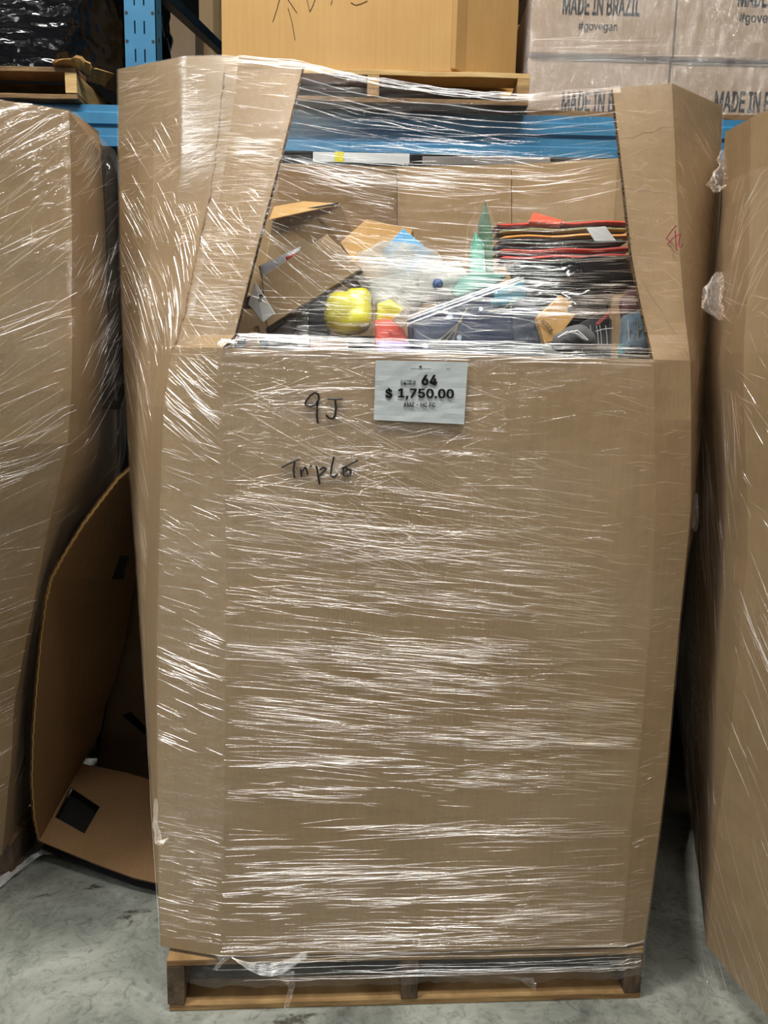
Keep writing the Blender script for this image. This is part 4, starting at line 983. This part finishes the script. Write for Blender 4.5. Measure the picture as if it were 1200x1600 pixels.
# ---- right load: printed cartons
zA, zB, zC_ = 2.535, 2.757, 2.98
xs = [.492, 1.028, 1.56]; YC = 3.10
names = {(0, 0): 'lower left', (1, 0): 'lower right', (0, 1): 'upper left', (1, 1): 'upper right'}
lb = {(0, 0): 'printed brown carton at the lower left of the wrapped load on the rack',
      (1, 0): 'printed brown carton at the lower right of the wrapped load on the rack',
      (0, 1): 'printed brown carton at the upper left of the wrapped load, beside the tan box',
      (1, 1): 'printed brown carton stacked at the upper right corner of the photo'}
X1, Z1_ = Vector((1, 0, 0)), Vector((0, 0, 1))
for (i, j) in names:
    z0, z1 = ((zA, zB) if j == 0 else (zB + .004, zC_)); dy = (0 if j == 0 else -.02) + (.01 if i else 0)
    t = empty('printed_carton', (xs[i] + .26, YC + dy, z0), label=lb[(i, j)], cat='carton', group='printed cartons wrapped on the rack')
    MB().box(xs[i] + .003, xs[i+1] - .003, YC + dy, YC + dy + .4, z0, z1).build('carton_body', M['card_white'], t, bevel=.006)
    mb = MB(); cy = YC + dy - .0008
    if j == 1:
        if i == 0:
            put_text(mb, 'MADE IN BRAZIL', Vector((P(940, 10, cy).x, cy, P(940, 9, cy).z)), X1, Z1_, .285, .066, .03)
            put_text(mb, '#govegan', Vector((P(934, 43, cy).x, cy, P(934, 43, cy).z)), X1, Z1_, .145, .036, .015)
        else:
            put_text(mb, 'MADE IN BRAZIL', Vector((P(1220, -2, cy).x, cy, P(1180, -4, cy).z)), X1, Z1_, .31, .066, .03)
            put_text(mb, '#govegan', Vector((P(1190, 30, cy).x, cy, P(1190, 30, cy).z)), X1, Z1_, .17, .042, .015)
    else:
        xx = 942 if i == 0 else 1185
        put_text(mb, 'MADE IN BRAZIL', Vector((P(xx, 160, cy).x, cy, P(xx, 160, cy).z)), X1, Z1_, .33 if i else .31, .074, .03)
    mb.build('printed_lettering', M['ink_print'], t)
t = empty('rack_deck', (1.02, 3.4, 2.513), label='wooden deck board on the rack under the printed cartons', cat='deck board')
MB().box(.48, 1.9, 2.98, 4.78, 2.513, 2.533).build('board', M['wood_old'], t)
t = empty('load_wrap', (1.02, 3.08, 2.54), label='clear stretch film wrapped round the printed cartons on the rack', cat='stretch film')
wc = [[Vector((.484, 3.5, 2.54)), Vector((.484, 3.5, 3.2))], [Vector((.484, 3.075, 2.54)), Vector((.484, 3.06, 3.2))], [Vector((1.03, 3.068, 2.54)), Vector((1.03, 3.06, 3.2))], [Vector((1.57, 3.075, 2.54)), Vector((1.57, 3.06, 3.2))], [Vector((1.57, 3.5, 2.54)), Vector((1.57, 3.5, 3.2))]]
WS = Sheet(wc, 2.54, 2.76, off=.002, wob=.004, seed=2)
mb = MB(); WS.mesh(mb, 0, 4, 0, 1.6, 60, 16); mb.build('film_sheet', film('load_film', strength=.7, scale=16, vec=(.9, .9, .35), milky=.10, gl=.4, base=.07), t, smooth=True)
mb = MB()
streaks(mb, WS, 1.02, 2.9, .3, 1.15, 110, 0, 10, (.01, .07), rng=r2, rad=(.0006, .0014), clus=8)
streaks(mb, WS, 1.02, 2.9, .88, 1.12, 26, 2, 2, (.15, .5), rng=r2, rad=(.0008, .002))
streaks(mb, WS, 1.3, 1.9, 1.1, 1.55, 80, 80, 20, (.01, .05), rng=r2, rad=(.0006, .0012), clus=3)
mb.build('film_crease', M['crease_soft'], t, smooth=True, kind='stuff')
# ---- left load: black film
bl = empty('black_wrapped_load', (-1.5, 2.8, 2.6), label='load wrapped in shiny black film on the rack pallet at the upper left', cat='wrapped load')
bc = [[Vector((-1.0, 3.7, 2.64)), Vector((-1.0, 3.7, 3.6))], [Vector((-1.05, 3.2, 2.63)), Vector((-1.02, 3.2, 3.6))], [Vector((-1.20, 2.96, 2.65)), Vector((-1.12, 2.96, 2.9)), Vector((-1.10, 2.96, 3.6))],
      [Vector((-1.55, 2.92, 2.625)), Vector((-1.55, 2.92, 3.6))], [Vector((-2.3, 2.96, 2.62)), Vector((-2.3, 2.96, 3.6))], [Vector((-2.4, 3.7, 2.62)), Vector((-2.4, 3.7, 3.6))]]
BS = Sheet(bc, 2.62, 2.9, wob=.02, seed=40)
mb = MB(); rows = []
for i in range(70):
    row = []
    for j in range(200):
        u = 5*j/199; v = 2*i/69; p = BS.pt(u, v)
        z = p.z; row.append(p + Vector((.006*nz(p, 30, 1), -.010*nz((p.x*.7, p.y, p.z*3.2), 16, 6) - .005*nz(p, 45, 9), 0)))
    rows.append(row)
mb.grid(rows); mb.build('black_film_skin', M['black_film'], bl, smooth=True)
mb = MB(); streaks(mb, BS, 2, 4, .5, 1.3, 70, 2, 8, (.05, .3), rng=r2, rad=(.0015, .004), lift=.012, clus=5)
streaks(mb, BS, 1.4, 3, .1, .9, 26, 70, 18, (.04, .12), rng=r2, rad=(.0015, .003), lift=.012)
mb.build('film_fold', mat('black_film_fold', (.01, .01, .012, 1), .22, coat=.5, spec=1), bl, smooth=True, kind='stuff')
pb = pallet('wooden_pallet', (-2.34, 2.93, 2.514), 0, 1.215, 1.1, .105, (M['wood_old'], M['wood_pale'], M['wood_old']), 'pallet on the rack beam under the black-wrapped load', 44)
# layer of torn cardboard between pallet and load
cs_ = MB(); top = [(84, 99, 2.90), (92, 94, 2.90), (102, 92, 2.90), (112, 91, 2.90), (119, 86, 2.90), (127, 88, 2.90), (133, 96, 2.90), (141, 100, 2.91), (143, 107, 2.92), (152, 108, 3.0), (166, 112, 3.08), (186, 118, 3.2)]
low = [(84, 103, 2.94), (92, 104, 2.94), (102, 104, 2.94), (112, 106, 2.94), (119, 108, 2.94), (127, 110, 2.94), (133, 114, 2.96), (141, 120, 2.98), (143, 124, 3.0), (152, 130, 3.06), (166, 138, 3.14), (188, 150, 3.3)]
a_ = [P(*q_) for q_ in top]; b_ = [P(*q_) for q_ in low]
rows = [[a_[k].lerp(b_[k], t_) + Vector((0, -.012*math.sin(t_*3.14), 0)) for k in range(len(top))] for t_ in (0, .25, .5, .75, 1)]
cs_.grid(rows).build('cardboard_sheet', M['card_tan'], solid=.006, label='torn wavy cardboard sheet between the pallet and the black-wrapped load', cat='cardboard sheet')
# ---- things glimpsed behind the rack frame
prism('background_carton', [(P(262, 50, 4.5).x, 4.5), (P(305, 50, 4.6).x, 4.6), (P(305, 50, 4.6).x, 5.1), (P(262, 50, 4.5).x, 5.1)], 2.55, P(262, 10, 4.5).z, M['card_white'],
      label='pale carton seen behind the diagonal rack brace', cat='carton')
prism('tall_carton', [(P(311, 50, 4.8).x, 4.8), (P(333, 50, 4.8).x, 4.8), (P(360, 50, 4.9).x, 4.9), (P(360, 50, 4.9).x, 5.4), (P(311, 50, 4.8).x, 5.4)], 2.55, 3.9, M['card'],
      label='tall brown carton seen above the diagonal brace, left of the tan box', cat='carton')
pillow('black_film_bundle', [(244, 4, 3.9), (262, 2, 3.9), (262, 40, 3.9), (270, 60, 3.9), (262, 92, 3.9), (244, 92, 3.9)], .12, M['black_film'], crump=.03, cs=20,
       label='bundle of shiny black film just right of the blue rack upright', cat='film bundle')
prism('pale_carton', [(P(800, 60, 3.6).x, 3.6), (P(822, 60, 3.6).x, 3.6), (P(822, 60, 3.6).x, 4.0), (P(800, 60, 3.6).x, 4.0)], 2.62, P(812, 38, 3.6).z, M['card_white'],
      label='pale pinkish carton in the slit between the tan box and the printed cartons', cat='carton')

prism('gap_dark_block', [(.75, 3.12), (1.95, 3.12), (1.95, 4.0), (.75, 4.0)], .01, 1.9, mc('gap_dark_brown', (46, 36, 30), .6), bevel=.01,  # dark block added to hide the lit floor and darken the right gap
      label='added dark block under the rack that darkens the gap beside the right bin', cat='load')
prism('gap_dark_block', [(-2.4, 3.12), (-1.02, 3.12), (-1.02, 4.0), (-2.4, 4.0)], .01, 1.9, mc('gap_dark_grey', (36, 32, 30), .6), bevel=.01,  # same added block, darkening the left gap
      label='added dark block under the rack that darkens the gap beside the left bin', cat='load')
